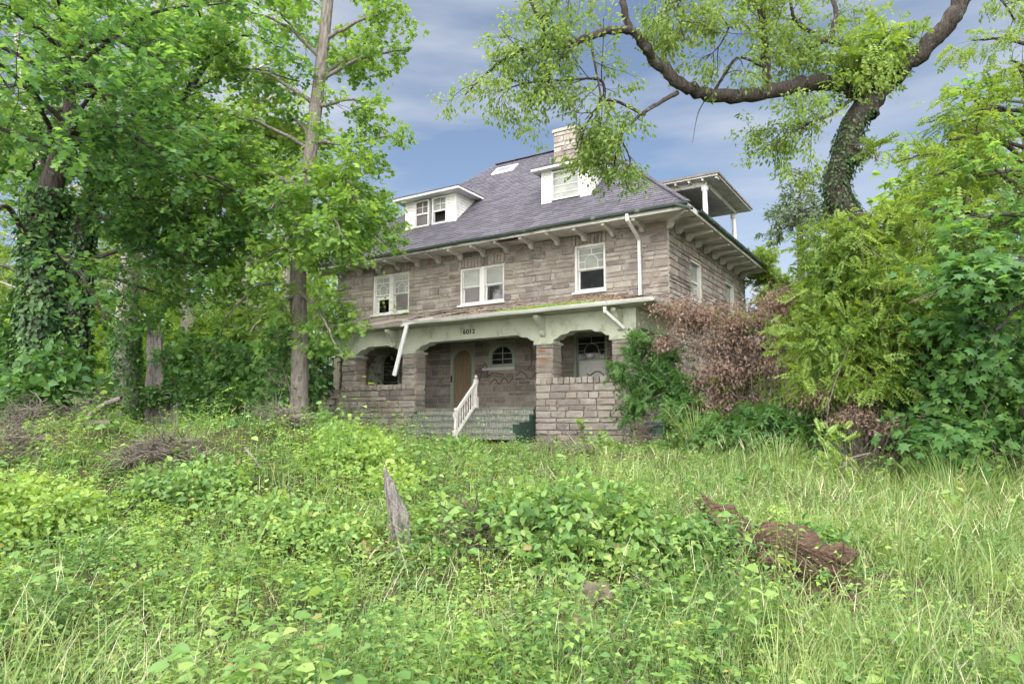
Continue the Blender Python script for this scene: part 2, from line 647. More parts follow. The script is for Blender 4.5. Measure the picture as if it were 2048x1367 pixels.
lay(side_wall, 'right', 0.0, 0.0, DEPTH, 1.0, 5.0, [], 0.25, 0.4, 0.9)

# --- windows -------------------------------------------------------
def fr(mb, u0, u1, z0, z1, w, v0, v1):
    mb.box(u0, u0 + w, v0, v1, z0, z1).box(u1 - w, u1, v0, v1, z0, z1)
    mb.box(u0 + w, u1 - w, v0, v1, z1 - w, z1).box(u0 + w, u1 - w, v0, v1, z0, z0 + w)
    return mb


def arch_pts(uc, z, r, rz, n=10, a0=0.0, a1=math.pi):
    return [(uc + r * math.cos(a0 + (a1 - a0) * k / n), z + rz * math.sin(a0 + (a1 - a0) * k / n)) for k in range(n + 1)]


def sash_pair(win, u0, u1, z0, z1, v, upper='pane_pale', lower='pane_screen', leaded=True, open_lower=False, mat='white', split=0.52):
    zm = z0 + (z1 - z0) * (1 - split)
    s = part('upper_sash', fr(MB(), u0, u1, zm, z1, 0.045, v, v + 0.05), mat, win)
    part('pane', MB().box(u0 + 0.043, u1 - 0.043, v + 0.022, v + 0.03, zm + 0.043, z1 - 0.043), upper, win)
    if leaded:
        mu = MB()
        uc = (u0 + u1) / 2; W = u1 - u0; H = z1 - zm; vv = (v + 0.012, v + 0.0216)
        zt = zm + H * 0.68
        mu.box(u0 + 0.045, u1 - 0.045, *vv, zt - 0.012, zt + 0.012)
        mu.box(uc - 0.01, uc + 0.01, *vv, zt + 0.012, z1 - 0.045)
        r = W * 0.24
        pts = arch_pts(uc, zm + H * 0.34, r, r)
        for a, b in zip(pts, pts[1:]):
            mu.bar((a[0], v + 0.016, a[1]), (b[0], v + 0.016, b[1]), 0.018, 0.02)
        for sgn in (-1, 1):
            mu.box(uc + sgn * r - 0.01, uc + sgn * r + 0.01, *vv, zm + 0.045, zm + H * 0.34)
            x0, x1 = sorted((uc + sgn * (r + 0.01), uc + sgn * (W / 2 - 0.045)))
            mu.box(x0, x1, *vv, zm + H * 0.36, zm + H * 0.36 + 0.02)
        part('leaded_muntin', mu, mat, win)
    v2 = v + 0.055
    if open_lower:
        part('lower_sash', MB().box(u0, u1, v2, v2 + 0.04, zm - 0.16, zm - 0.02), mat, win)
        part('sash_track', MB().box(u0, u0 + 0.13, v2, v2 + 0.04, z0, zm - 0.17), mat, win)
    else:
        part('lower_sash', fr(MB(), u0, u1, z0, zm + 0.02, 0.05, v2, v2 + 0.04), mat, win)
        part('pane', MB().box(u0 + 0.048, u1 - 0.048, v2 + 0.012, v2 + 0.02, z0 + 0.048, zm - 0.03), lower, win)


def double_window(W, leaded, open_left, lower_r='pane_screen', lower_l='pane_screen'):
    u0, u1, z0, z1 = W
    t = 0.07
    mb = fr(MB(), u0, u1, z0 + 0.02, z1, t, 0.02, 0.2)
    win = part('window', mb, 'white')
    uc = (u0 + u1) / 2
    part('mullion', MB().box(uc - 0.11, uc + 0.11, 0.015, 0.2, z0 + 0.09, z1 - 0.07), 'white', win)
    part('sill', MB().box(u0 - 0.1, u1 + 0.06, -0.08, 0.1, z0 - 0.05, z0 + 0.018), 'white', win)
    sash_pair(win, u0 + t, uc - 0.11, z0 + 0.09, z1 - t, 0.09, leaded=leaded, open_lower=open_left, lower=lower_l)
    sash_pair(win, uc + 0.11, u1 - t, z0 + 0.09, z1 - t, 0.09, leaded=leaded, lower=lower_r)
    return win


double_window(W1, True, True)
double_window(W2, False, False, lower_r='pane_dark')


def single_window(W, mat='white', vshift=0.0, lower='pane_dark', leaded=True, upper='pane_pale'):
    u0, u1, z0, z1 = W
    t = 0.08
    win = part('window', fr(MB(), u0, u1, z0 + 0.02, z1, t, 0.02 + vshift, 0.22 + vshift), mat)
    part('sill', MB().box(u0 - 0.09, u1 + 0.05, -0.08, 0.1, z0 - 0.05, z0 + 0.018), mat, win)
    sash_pair(win, u0 + t, u1 - t, z0 + 0.1, z1 - t, 0.11 + vshift, leaded=leaded, lower=lower, mat=mat, upper=upper)
    return win


single_window(W3)
wr = single_window(PRW, 'trim_green', 0.0, 'white', True, 'pane_dark')
# white board in the lower half of the porch window with a black scrawl
sq = MB()
pts = [(-3.05, 3.32), (-2.98, 3.26), (-2.9, 3.27), (-2.82, 3.33), (-2.72, 3.38), (-2.6, 3.38), (-2.5, 3.33), (-2.4, 3.24)]
for a, b in zip(pts, pts[1:]):
    sq.bar((a[0], 0.161, a[1]), (b[0], 0.161, b[1]), 0.01, 0.035)
part('scrawl', sq, 'graffiti_black', wr)


def side_window(W):
    v0, v1, z0, z1 = W
    mb = MB()
    t = 0.08
    x0, x1 = -0.24, -0.04
    mb.box(x0, x1, v0, v0 + t, z0, z1).box(x0, x1, v1 - t, v1, z0, z1).box(x0, x1, v0 + t, v1 - t, z1 - t, z1).box(x0, x1, v0 + t, v1 - t, z0, z0 + t)
    win = part('window', mb, 'white')
    zm = (z0 + z1) / 2
    part('meeting_rail', MB().box(-0.19, -0.13, v0 + t, v1 - t, zm - 0.03, zm + 0.03), 'white', win)
    part('pane', MB().box(-0.17, -0.16, v0 + t, v1 - t, zm + 0.03, z1 - t), 'pane_pale', win)
    part('pane', MB().box(-0.19, -0.18, v0 + t, v1 - t, z0 + t, zm - 0.03), 'pane_pale', win)


side_window(SW1)
side_window(SW2)

# arched porch window
def arched_frame(u0, u1, z0, z1, rise, t, v0, v1, n=12):
    """Frame with a segmental head: outer and inner loops."""
    uc, r = (u0 + u1) / 2, (u1 - u0) / 2
    outer = [(u1, z0)] + arch_pts(uc, z1 - rise, r, rise, n) + [(u0, z0)]
    inner = [(u1 - t, z0 + t)] + arch_pts(uc, z1 - rise, r - t, rise - t, n) + [(u0 + t, z0 + t)]
    mb = MB()
    for k in range(len(outer)):
        q = (k + 1) % len(outer)
        a, b, c, d = outer[k], outer[q], inner[q], inner[k]
        base = len(mb.v)
        mb.v += [(a[0], v0, a[1]), (b[0], v0, b[1]), (c[0], v0, c[1]), (d[0], v0, d[1]), (a[0], v1, a[1]), (b[0], v1, b[1]), (c[0], v1, c[1]), (d[0], v1, d[1])]
        mb.f += [(base, base + 1, base + 2, base + 3), (base + 7, base + 6, base + 5, base + 4), (base, base + 4, base + 5, base + 1), (base + 2, base + 6, base + 7, base + 3)]
    return mb, inner


def spandrel(win, u0, u1, z1, rise, v, mat='mortar'):
    uc, r = (u0 + u1) / 2, (u1 - u0) / 2
    mb = MB()
    A = arch_pts(uc, z1 - rise, r, rise, 12)
    mb.prism(A[:7] + [(u1, z1)], 'y', v, v + 0.25)
    mb.prism(A[6:] + [(u0, z1)], 'y', v, v + 0.25)
    part('spandrel', mb, mat, win)


mb, inn = arched_frame(*PARCH, 0.5, 0.12, -0.035, 0.12)
aw = part('arched_window', mb, 'trim_green')
part('pane', MB().prism(inn, 'y', 0.06, 0.07), 'pane_dark', aw)
mu = MB()
ucp = (PARCH[0] + PARCH[1]) / 2
mu.box(ucp - 0.014, ucp + 0.014, 0.035, 0.058, PARCH[2] + 0.12, PARCH[3] - 0.12)
for z in (3.98, 4.2):
    mu.box(PARCH[0] + 0.14, PARCH[1] - 0.14, 0.04, 0.0575, z - 0.014, z + 0.014)
part('muntin', mu, 'trim_green', aw)
part('sill', MB().box(PARCH[0] - 0.25, PARCH[1] + 0.0, -0.09, 0.1, PARCH[2] - 0.1, PARCH[2] - 0.003), 'white', aw)
spandrel(aw, PARCH[0], PARCH[1], PARCH[3], 0.5, 0.004)

mb, inn = arched_frame(*PLW, 0.5, 0.1, -0.03, 0.12)
lw = part('arched_window', mb, 'trim_green')
part('pane', MB().prism(inn, 'y', 0.06, 0.07), 'pane_dark', lw)
spandrel(lw, PLW[0], PLW[1], PLW[3], 0.5, 0.004)
mu = MB()
for z in (3.3, 3.62, 3.95):
    mu.box(PLW[0] + 0.11, PLW[1] - 0.11, 0.04, 0.058, z - 0.012, z + 0.012)
part('muntin', mu, 'wood_grey', lw)
cs = MB()
cs.prism([(-0.02, 2.99), (-0.02, 4.42), (-0.35, 4.3), (-0.62, 3.95), (-0.75, 3.7), (-0.75, 2.99)], 'x', -12.36, -12.31)
part('open_casement', cs, 'white', lw)

mb, inn = arched_frame(PDOOR[0], PDOOR[1], PDOOR[2] - 0.13, PDOOR[3], 0.5, 0.12, -0.03, 0.14)
dr = part('door', mb, 'trim_green')
spandrel(dr, PDOOR[0], PDOOR[1], PDOOR[3], 0.5, 0.004)
uu = [PDOOR[0] + 0.12, PDOOR[0] + 0.56, PDOOR[0] + 0.80, PDOOR[1] - 0.12]
for a, b in zip(uu, uu[1:]):
    zt = 4.22 if a == uu[0] else (4.38 if b != uu[3] else 4.2)
    part('plywood_sheet', MB().box(a + 0.004, b - 0.004, 0.055, 0.075, FLOOR, zt), 'plywood', dr)
part('door_leaf', MB().prism(inn, 'y', 0.085, 0.13), 'plywood', dr)
part('hinge', MB().box(PDOOR[0] + 0.03, PDOOR[0] + 0.09, -0.05, -0.031, 3.2, 3.45), 'black', dr)

# --- porch ---------------------------------------------------------
PV = -3.0
PIERS = [(-11.5, -10.85), (-8.6, -8.02), (-3.24, -2.66), (-0.72, -0.12)]
PTOP = 4.06
PARA = 2.98


def pier(u0, u1):
    pr = part('porch_pier', MB().box(u0 + 0.02, u1 - 0.02, PV + 0.02, PV + 0.56, PARA - 0.15, PTOP), 'mortar')
    lay(pr, 'front', PV + 0.02, u0, u1, PARA - 0.02, PTOP, [], 0.19, 0.2, 0.45, relief=0.035)
    lay(pr, 'right', u1 - 0.02, PV, PV + 0.58, PARA - 0.02, PTOP, [], 0.19, 0.2, 0.45, relief=0.035)
    part('pier_cap', MB().box(u0 - 0.05, u1 + 0.05, PV - 0.05, PV + 0.62, PTOP - 0.045, PTOP + 0.03), 'green_white', pr)
    return pr


for a, b in PIERS:
    pier(a, b)


def base_wall(u0, u1, flare):
    bb = MB()
    bb.prism([(u0 + 0.03, PARA - 0.2), (u1 - 0.03, PARA - 0.2), (u1 - 0.03, 0.5), (u0 + 0.03 - flare * 1.35, 0.5)], 'y', PV + 0.03, PV + 0.55)
    pr = part('porch_parapet', bb, 'mortar')
    lay(pr, 'front', PV + 0.02, u0, u1, 0.75, PARA - 0.2, [], 0.19, 0.3, 0.65, relief=0.045, batter=0.03, left_flare=flare)
    lay(pr, 'right', u1 - 0.02, PV, PV + 0.58, 0.75, PARA - 0.2, [], 0.19, 0.25, 0.5, relief=0.04)
    n = round((u1 - u0) / 0.19)
    for k in range(n):                       # coping of stones set on end
        w = (u1 - u0) / n
        STONES.append((pr, u0 + (k + .5) * w, PV + 0.02, PARA - 0.095, 0.0, w * RNG.uniform(.8, .95), 0.06, 0.2 * RNG.uniform(.85, 1.0)))
    part('coping_bed', MB().box(u0 + 0.01, u1 - 0.01, PV + 0.04, PV + 0.5, PARA - 0.199, PARA - 0.02), 'mortar', pr)
    return pr


base_wall(-11.5, -8.02, 0.85)
base_wall(-3.24, -0.12, 0.0)
# side parapet of the porch and returns to the house
rp_ = part('porch_parapet', MB().box(-0.66, -0.16, PV + 0.56, -0.04, 0.5, PARA - 0.03), 'mortar')
lay(rp_, 'right', -0.16, PV + 0.58, -0.05, 0.8, PARA - 0.05, [], 0.2)
lp_ = part('porch_end_wall', MB().box(-13.4, -11.42, -2.3, -0.04, 0.5, 2.9), 'mortar')
lay(lp_, 'front', -2.3, -13.4, -11.52, 0.9, 2.9, [], 0.2)
ew = part('porch_side_wall', MB().box(-12.7, -12.4, -2.28, -0.04, 2.91, 4.8), 'mortar')
lay(ew, 'right', -12.4, -2.28, -0.04, 2.91, 4.8, [], 0.2)
part('porch_floor', MB().box(-12.3, -0.16, PV + 0.06, -0.002, FLOOR - 0.22, FLOOR - 0.003), 'step_green')
part('porch_skirt', MB().box(-8.0, -3.26, PV + 0.15, PV + 0.4, 0.7, FLOOR - 0.22), 'dark_green')

# beam with haunches over the piers
def haunch(u0, u1, zlow, zbeam):
    """Outline pieces (u,z) of the shaped haunch hanging below the beam."""
    e = 0.62
    return [(u0 - e, zbeam), (u0 - e + 0.1, zbeam - 0.07), (u0 - 0.30, zbeam - 0.09), (u0 - 0.16, zlow + 0.07), (u0 - 0.06, zlow + 0.06), (u0 - 0.05, zlow), (u1 + 0.05, zlow), (u1 + 0.06, zlow + 0.06), (u1 + 0.16, zlow + 0.07), (u1 + 0.30, zbeam - 0.09), (u1 + e - 0.1, zbeam - 0.07), (u1 + e, zbeam)]


ZB, ZT = 4.36, 4.90
lowline = [(-11.9, ZB)]
for k, (a, b) in enumerate(PIERS):
    H = haunch(a, b, PTOP + 0.033, ZB)
    if k == 0:
        H = [(-11.9, ZB), (-11.75, PTOP + 0.033)] + H[6:]
        lowline = []
    if k == 3:
        H = H[:7] + [(0.05, ZB)]
    lowline += H
beam = part('porch_beam', MB().prism(lowline + [(0.05, ZT), (-11.9, ZT)], 'y', PV - 0.02, PV + 0.4), 'green_white')
part('porch_side_beam', MB().box(-0.4, 0.046, PV + 0.403, -0.06, ZB, ZT - 0.003), 'green_white')
part('porch_side_beam', MB().box(-12.25, -11.88, PV + 0.403, -0.06, ZB, ZT - 0.003), 'green_white')
fc = bpy.data.curves.new('house_number', 'FONT')
fc.body = '6012'
fc.size = 0.22
fc.extrude = 0.008
fc.offset = 0.002
fc.space_character = 1.12
fc.materials.append(M['black'])
_ft = bpy.data.objects.new('text_source', fc)
_me = _ft.to_mesh().copy()
_ft.to_mesh_clear()
fo = link(bpy.data.objects.new('house_number', _me), beam)
fo.location = (-5.98, PV - 0.03, 4.53 - HB)
fo.rotation_euler = (math.pi / 2, 0, 0)
# ceiling boards
for k in range(14):
    v0 = PV + 0.42 + k * 0.182
    part('ceiling_board', MB().box(-11.85, -0.42, v0, v0 + 0.176, ZT - 0.055, ZT - 0.02), 'soffit')
# porch eave soffit
PE, PUR, PUL = -3.62, 0.76, -12.15
EZ = 4.93
part('porch_soffit', MB().box(PUL, PUR, PE, -0.02, EZ - 0.025, EZ + 0.02), 'green_white')
# porch roof, hipped at both ends
ZR = 5.94
def porch_roof():
    mb = MB()
    run = 3.62
    e0, e1, w0, w1 = (PUL, PE), (PUR, PE), PUL + run, PUR - run
    t = 0.05
    for dz in (0.03, 0.03 + t):
        mb.poly([(PUL, PE, EZ + dz), (PUR, PE, EZ + dz), (w1, -0.03, ZR + dz), (w0, -0.03, ZR + dz)])
        mb.poly([(PUR, PE, EZ + dz), (PUR, -0.03, EZ + dz), (w1, -0.03, ZR + dz)])
        mb.poly([(PUL, -0.03, EZ + dz), (PUL, PE, EZ + dz), (w0, -0.03, ZR + dz)])
    mb.poly([(PUL, PE, EZ + .03), (PUR, PE, EZ + .03), (PUR, PE, EZ + .03 + t), (PUL, PE, EZ + .03 + t)])
    mb.poly([(PUR, PE, EZ + .03), (PUR, -0.03, EZ + .03), (PUR, -0.03, EZ + .03 + t), (PUR, PE, EZ + .03 + t)])
    return part('porch_roof', mb, 'porch_shingle')


proof = porch_roof()
# curled and broken roofing slabs lying on the porch roof
sl = (ZR - EZ) / 3.62
for k in range(60):
    u = RNG.uniform(-11.5, 0.2); vv = RNG.uniform(-3.6, -0.6)
    if u > -2.8 and (u + 2.8) > -vv: continue
    w, h = RNG.uniform(.3, .9), RNG.uniform(.1, .3)
    z = EZ + 0.095 + (vv - PE) * sl
    m = MB().poly([(u, vv, z + RNG.uniform(0, .02)), (u + w, vv, z + RNG.uniform(0, .05)), (u + w * .9, vv + h, z + h * sl + RNG.uniform(0, .03)), (u + 0.02, vv + h, z + h * sl)])
    b = len(m.v)
    m.poly([(x, y, zz - 0.02) for x, y, zz in m.v])
    part('roofing_scrap', m, 'porch_shingle' if RNG.random() < .7 else 'wood_grey', proof)
# eave edge: rotten fascia at left, gutter at right
fa = MB()
x = PUL
while x < -8.0:
    w = RNG.uniform(0.15, 0.5)
    fa.prism([(x, EZ + RNG.uniform(-.03, .03)), (x + w, EZ + RNG.uniform(-.03, .03)), (x + w, EZ + 0.1), (x, EZ + 0.1)], 'y', PE - 0.02, PE - 0.005)
    x += w
part('rotten_fascia', fa, 'wood_grey')
gp = [(0, 0.11), (0, 0.0), (-0.07, 0.0), (-0.10, 0.05), (-0.12, 0.11), (-0.105, 0.11), (-0.088, 0.055), (-0.062, 0.014), (-0.012, 0.014), (-0.012, 0.11)]
gu = MB()
seg = np.linspace(-8.0, PUR + 0.1, 12)
sag = [0.05, 0.0, -0.015, -0.02, -0.01, 0, -0.01, 0, 0, 0, 0, 0]
for i in range(11):
    b = len(gu.v); n = len(gp)
    for k, q in ((i, seg[i]), (i + 1, seg[i + 1])):
        gu.v += [(q, PE - 0.012 + p[0], EZ - 0.02 + p[1] + sag[k]) for p in gp]
    for j in range(n):
        gu.f.append((b + j, b + (j + 1) % n, b + n + (j + 1) % n, b + n + j))
part('porch_gutter', gu, 'white')
part('porch_gutter', MB().prism([(-p[0] + PUR + 0.012, EZ - 0.02 + p[1]) for p in gp], 'y', PE - 0.12, -0.3), 'white')
# the torn gutter length that hangs from the eave
def gut_len(p, q, r0, w=0.13):
    p, q = Vector(p), Vector(q)
    d = (q - p).normalized(); s = Vector((1, 0.2, 0)); s = (s - d * s.dot(d)).normalized(); t = s.cross(d)
    prof = [(-w / 2, .04), (-w / 2, -.03), (-.02, -.05), (w / 2, -.04), (w / 2, .04), (w / 2 - .012, .04), (w / 2 - .012, -.03), (-.02, -.036), (-w / 2 + .012, -.02), (-w / 2 + .012, .04)]
    mb = MB()
    n = len(prof)
    for c in (p, q):
        mb.v += [tuple(c + s * a + t * b) for a, b in prof]
    for j in range(n):
        mb.f.append((j, (j + 1) % n, n + (j + 1) % n, n + j))
    return mb


hg = part('hanging_gutter', gut_len((-7.82, PE - 0.06, 4.93), (-8.3, PE - 0.12, 3.22), 0), 'metal')
part('bent_flashing', MB().prism([(-8.1, 4.86), (-6.7, 5.02), (-6.7, 5.06), (-7.9, 5.02)], 'y', PE - 0.1, PE - 0.09), 'metal', hg)
part('left_gutter_stub', MB().box(PUL - 0.35, PUL + 0.25, PE - 0.1, PE - 0.02, EZ - 0.03, EZ + 0.07), 'metal')
# eave brackets over piers C and D, and A
for uc in (-11.2, -8.9, -2.95, -0.42):
    mb = MB().prism([(PV - 0.022, 4.85), (PE + 0.1, 4.85), (PE + 0.1, 4.78), (PV - 0.14, 4.42), (PV - 0.12, 4.3), (PV - 0.022, 4.24)], 'x', uc - 0.07, uc + 0.07)
    part('eave_bracket', mb, 'green_white')
# porch downspout elbow
dp = MB()
for a, b in (((-0.62, PE - 0.03, 4.88), (-0.62, PE + 0.02, 4.72)), ((-0.62, PE + 0.02, 4.74), (-0.28, PV - 0.12, 4.30))):
    dp.bar(a, b, 0.085)
part('porch_downspout', dp, 'white')

# --- steps ---------------------------------------------------------
SU0, SU1 = -7.95, -3.28
NS, TR = 5, 0.245
RISE = (FLOOR - 1.15) / NS
stairs = part('stair_stringer', MB().prism([(PV + 0.1, 0.7), (PV + 0.1, FLOOR - 0.06)] + [q for k in range(NS) for q in ((PV - k * TR, FLOOR - 0.05 - k * RISE), (PV - k * TR, FLOOR - 0.05 - (k + 1) * RISE))] + [(PV - (NS - 1) * TR, 0.7)], 'x', SU1 - 0.06, SU1 - 0.012), 'dark_green')
part('stair_stringer', MB().prism([(PV + 0.1, 0.7), (PV + 0.1, FLOOR - 0.06)] + [q for k in range(NS) for q in ((PV - k * TR, FLOOR - 0.05 - k * RISE), (PV - k * TR, FLOOR - 0.05 - (k + 1) * RISE))] + [(PV - (NS - 1) * TR, 0.7)], 'x', SU0 + 0.012, SU0 + 0.06), 'dark_green')
for k in range(NS):
    zt = FLOOR - k * RISE
    vf = PV - k * TR
    part('stair_tread', MB().box(SU0, SU1 - 0.03 * k, vf - 0.04, vf + TR if k else vf + 0.3, zt - 0.045, zt), 'step_green', stairs)
    part('stair_riser', MB().box(SU0 + 0.062, SU1 - 0.062, vf - 0.008, vf + 0.012, zt - RISE, zt - 0.047), 'step_riser', stairs)
part('side_panel', MB().box(SU1 - 0.2, SU1 - 0.01, PV - 0.95, PV - 0.91, 0.8, 1.6), 'dark_green', stairs)
part('side_panel', MB().box(SU1 - 0.01, SU1 + 0.02, PV - 0.905, PV - 0.06, 0.8, 1.66), 'dark_green', stairs)

# --- railing -------------------------------------------------------
RU = -5.45
v_t, v_b = PV - 0.03, PV - (NS - 1) * TR - 0.12
z_b = 1.15
rail = MB()
rail.bar((RU, v_t, FLOOR + 0.80), (RU, v_b, z_b + 0.80), 0.075, 0.09)
hr = part('stair_railing', rail, 'rail_white')
part('bottom_rail', MB().bar((RU, v_t, FLOOR + 0.12), (RU, v_b, z_b + 0.12), 0.06, 0.07), 'rail_white', hr)


def newel(v, z):
    mb = MB().box(RU - 0.065, RU + 0.065, v - 0.065, v + 0.065, z, z + 0.36)
    mb.lathe(RU, v, [(z + .36, .05), (z + .39, .035), (z + .42, .05), (z + .62, .042), (z + .74, .05), (z + .76, .05)], 10)
    mb.box(RU - 0.055, RU + 0.055, v - 0.055, v + 0.055, z + .76, z + .92)
    part('newel_post', mb, 'rail_white', hr)
    part('finial', MB().lathe(RU, v, [(z + .92, .03), (z + .945, .022), (z + .97, .045), (z + 1.0, .052), (z + 1.03, .04), (z + 1.05, .01)], 10), 'rail_white', hr, True)


newel(v_t, FLOOR)
newel(v_b - 0.02, z_b - 0.1)
for k in range(8):
    t = (k + 0.8) / 8.6
    v = v_t + (v_b - v_t) * t
    zz = FLOOR + (z_b - FLOOR) * t
    part('baluster', MB().lathe(RU, v, [(zz + .13, .016), (zz + .25, .018), (zz + .3, .012), (zz + .45, .024), (zz + .55, .014), (zz + .6, .02), (zz + .78, .016)], 8), 'rail_white', hr)

# --- graffiti on the porch wall -----------------------------------
def scrawl(name, pts, mat, w=0.038):
    mb = MB()
    pts = np.array(pts)
    t = np.linspace(0, 1, len(pts)); tt = np.linspace(0, 1, len(pts) * 4)
    xs, zs = np.interp(tt, t, pts[:, 0]), np.interp(tt, t, pts[:, 1])
    for _ in range(2):
        xs[1:-1] = (xs[:-2] + xs[1:-1] * 2 + xs[2:]) / 4; zs[1:-1] = (zs[:-2] + zs[1:-1] * 2 + zs[2:]) / 4
    for i in range(len(xs) - 1):
        mb.bar((xs[i], -0.032, zs[i]), (xs[i + 1], -0.032, zs[i + 1]), 0.006, w)
    part(name, mb, mat, front_wall)


scrawl('graffiti', [(-5.75, 3.35), (-5.6, 3.5), (-5.4, 3.4), (-5.3, 3.2), (-5.05, 3.25), (-4.95, 3.45), (-4.7, 3.5), (-4.5, 3.4), (-4.3, 3.1)], 'graffiti')
scrawl('graffiti', [(-7.4, 3.2), (-7.25, 3.7), (-7.15, 3.9), (-7.0, 3.6), (-7.1, 3.3), (-6.8, 3.5), (-6.5, 3.45), (-6.3, 3.4)], 'graffiti')
scrawl('graffiti', [(-6.9, 3.1), (-6.7, 3.3), (-6.5, 3.0), (-6.3, 3.35), (-6.1, 3.05), (-5.9, 3.3)], 'graffiti')
scrawl('graffiti', [(-5.2, 4.4), (-5.1, 4.0), (-5.15, 3.7), (-5.3, 3.55)], 'graffiti')
scrawl('graffiti', [(-4.2, 4.0), (-4.0, 4.15), (-3.85, 3.95), (-3.95, 3.7), (-4.1, 3.5), (-4.0, 3.3)], 'graffiti')
scrawl('graffiti', [(-4.75, 4.35), (-4.9, 4.1), (-4.7, 3.9), (-4.5, 4.1), (-4.55, 4.4)], 'graffiti')
for k, (a, z, w) in enumerate(((-3.12, 3.82, .16), (-3.05, 3.80, .2), (-3.1, 3.58, .22), (-3.0, 3.5, .24), (-3.08, 3.38, .14))):
    part('orange_paint_mark', MB().box(a, a + w, PV - 0.058, PV - 0.052, z, z + 0.035), 'orange_spray', front_wall)

# --- main eaves ----------------------------------------------------
E0, E1 = UL - 1.0, 1.0
V0, V1 = -1.0, DEPTH + 1.0
nb = 9
for k in range(nb):
    a = V0 + 0.02 + k * (1.02 / nb)
    part('soffit_board', MB().box(E0 + 0.02, E1 - 0.02 if k < 8 else 0.0, a, a + 1.02 / nb - 0.006, WT + 0.0, WT + 0.03), 'soffit')
for k in range(8):
    a = 0.01 + k * 0.12
    part('soffit_board', MB().box(a, a + 0.114, 0.045, V1 - 0.02, WT + 0.0, WT + 0.03), 'soffit')
part('fascia', MB().box(E0, E1, V0 - 0.02, V0 + 0.018, WT - 0.02, EAVE - 0.03), 'soffit')
part('fascia', MB().box(E1 - 0.018, E1 + 0.02, V0 + 0.02, V1, WT - 0.02, EAVE - 0.03), 'soffit')
# rot hole in the soffit, its dark inside painted as a flat black patch
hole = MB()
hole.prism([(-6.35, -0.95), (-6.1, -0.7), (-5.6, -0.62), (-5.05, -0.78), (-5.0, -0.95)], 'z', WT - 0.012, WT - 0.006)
part('rot_hole_shade', hole, 'black')
part('loose_board', MB().bar((-6.3, -0.7, WT - 0.03), (-5.8, -0.5, WT - 0.1), 0.09, 0.02), 'wood_grey')
bp = [(-0.95, WT - 0.002), (-0.95, WT - 0.09), (-0.3, WT - 0.16), (-0.22, WT - 0.27), (-0.14, WT - 0.30), (-0.05, WT - 0.28), (-0.04, WT - 0.002)]
u = -14.6
while u < -0.3:
    part('eave_bracket', MB().prism(bp, 'x', u - 0.06, u + 0.06), 'soffit')
    u += 1.06
v = 0.7
while v < DEPTH:
    part('eave_bracket', MB().prism([(-a, z) for a, z in bp], 'y', v - 0.06, v + 0.06), 'soffit')
    v += 1.06
cb = MB()
d = 0.0424
for s in (-1, 1):
    cb.v += [(-a - 0.02 + s * d, a + 0.02 + s * d, z) for a, z in bp]
n = len(bp)
cb.f = [tuple(range(n)), tuple(range(2 * n - 1, n - 1, -1))] + [(i, n + i, n + (i + 1) % n, (i + 1) % n) for i in range(n)]
part('corner_bracket', cb, 'soffit')
# gutters
gm = MB()
gseg = np.linspace(E0, E1 + 0.02, 15)
gsag = [0, -.01, -.02, -.02, -.05, -.04, -.03, -.01, -.03, -.02, 0, 0, 0, 0, 0]
hr_ = [(0.0, 0.0), (-0.02, -0.07), (-0.07, -0.1), (-0.12, -0.07), (-0.14, 0.0), (-0.125, 0.0), (-0.108, -0.06), (-0.07, -0.085), (-0.032, -0.06), (-0.013, 0.0)]
for i in range(14):
    b = len(gm.v); n = len(hr_)
    for k, q in ((i, gseg[i]), (i + 1, gseg[i + 1])):
        gm.v += [(q, V0 - 0.03 + p[0], EAVE + p[1] + gsag[k]) for p in hr_]
    for j in range(n):
        gm.f.append((b + j, b + (j + 1) % n, b + n + (j + 1) % n, b + n + j))
part('eave_gutter', gm, 'gutter')
gs = MB()
gs.prism([(E1 + 0.022 - p[0], EAVE - 0.01 + p[1]) for p in hr_], 'y', V0 + 0.9, V1)
part('eave_gutter', gs, 'gutter')
part('torn_gutter_end', MB().bar((E1 - 0.35, V0 - 0.1, EAVE - 0.03), (E1 + 0.18, V0 - 0.12, EAVE - 0.26), 0.13, 0.07), 'gutter')
# downspout
ds = MB()
for a, b in (((-0.95, V0 - 0.09, EAVE - 0.08), (-0.95, V0 - 0.06, WT - 0.12)), ((-0.95, V0 - 0.05, WT - 0.08), (-0.95, -0.1, WT - 0.52)), ((-0.95, -0.1, WT - 0.48), (-0.95, -0.1, 5.45))):
    ds.bar(a, b, 0.1, 0.085)
part('downspout', ds, 'white')

# --- roof ----------------------------------------------------------
half = (V1 - V0) / 2
RV = (V0 + V1) / 2
RA, RB = E0 + half, E1 - half
SLOPE = (RIDGE - EAVE) / half
rf = MB()
A, B, C_, D_ = (E0, V0, EAVE), (E1, V0, EAVE), (E1, V1, EAVE), (E0, V1, EAVE)
R0, R1 = (RA, RV, RIDGE), (RB, RV, RIDGE)
rf.poly([A, B, R1, R0]).poly([B, C_, R1]).poly([C_, D_, R0, R1]).poly([D_, A, R0])
roof = part('roof', rf, 'shingle')


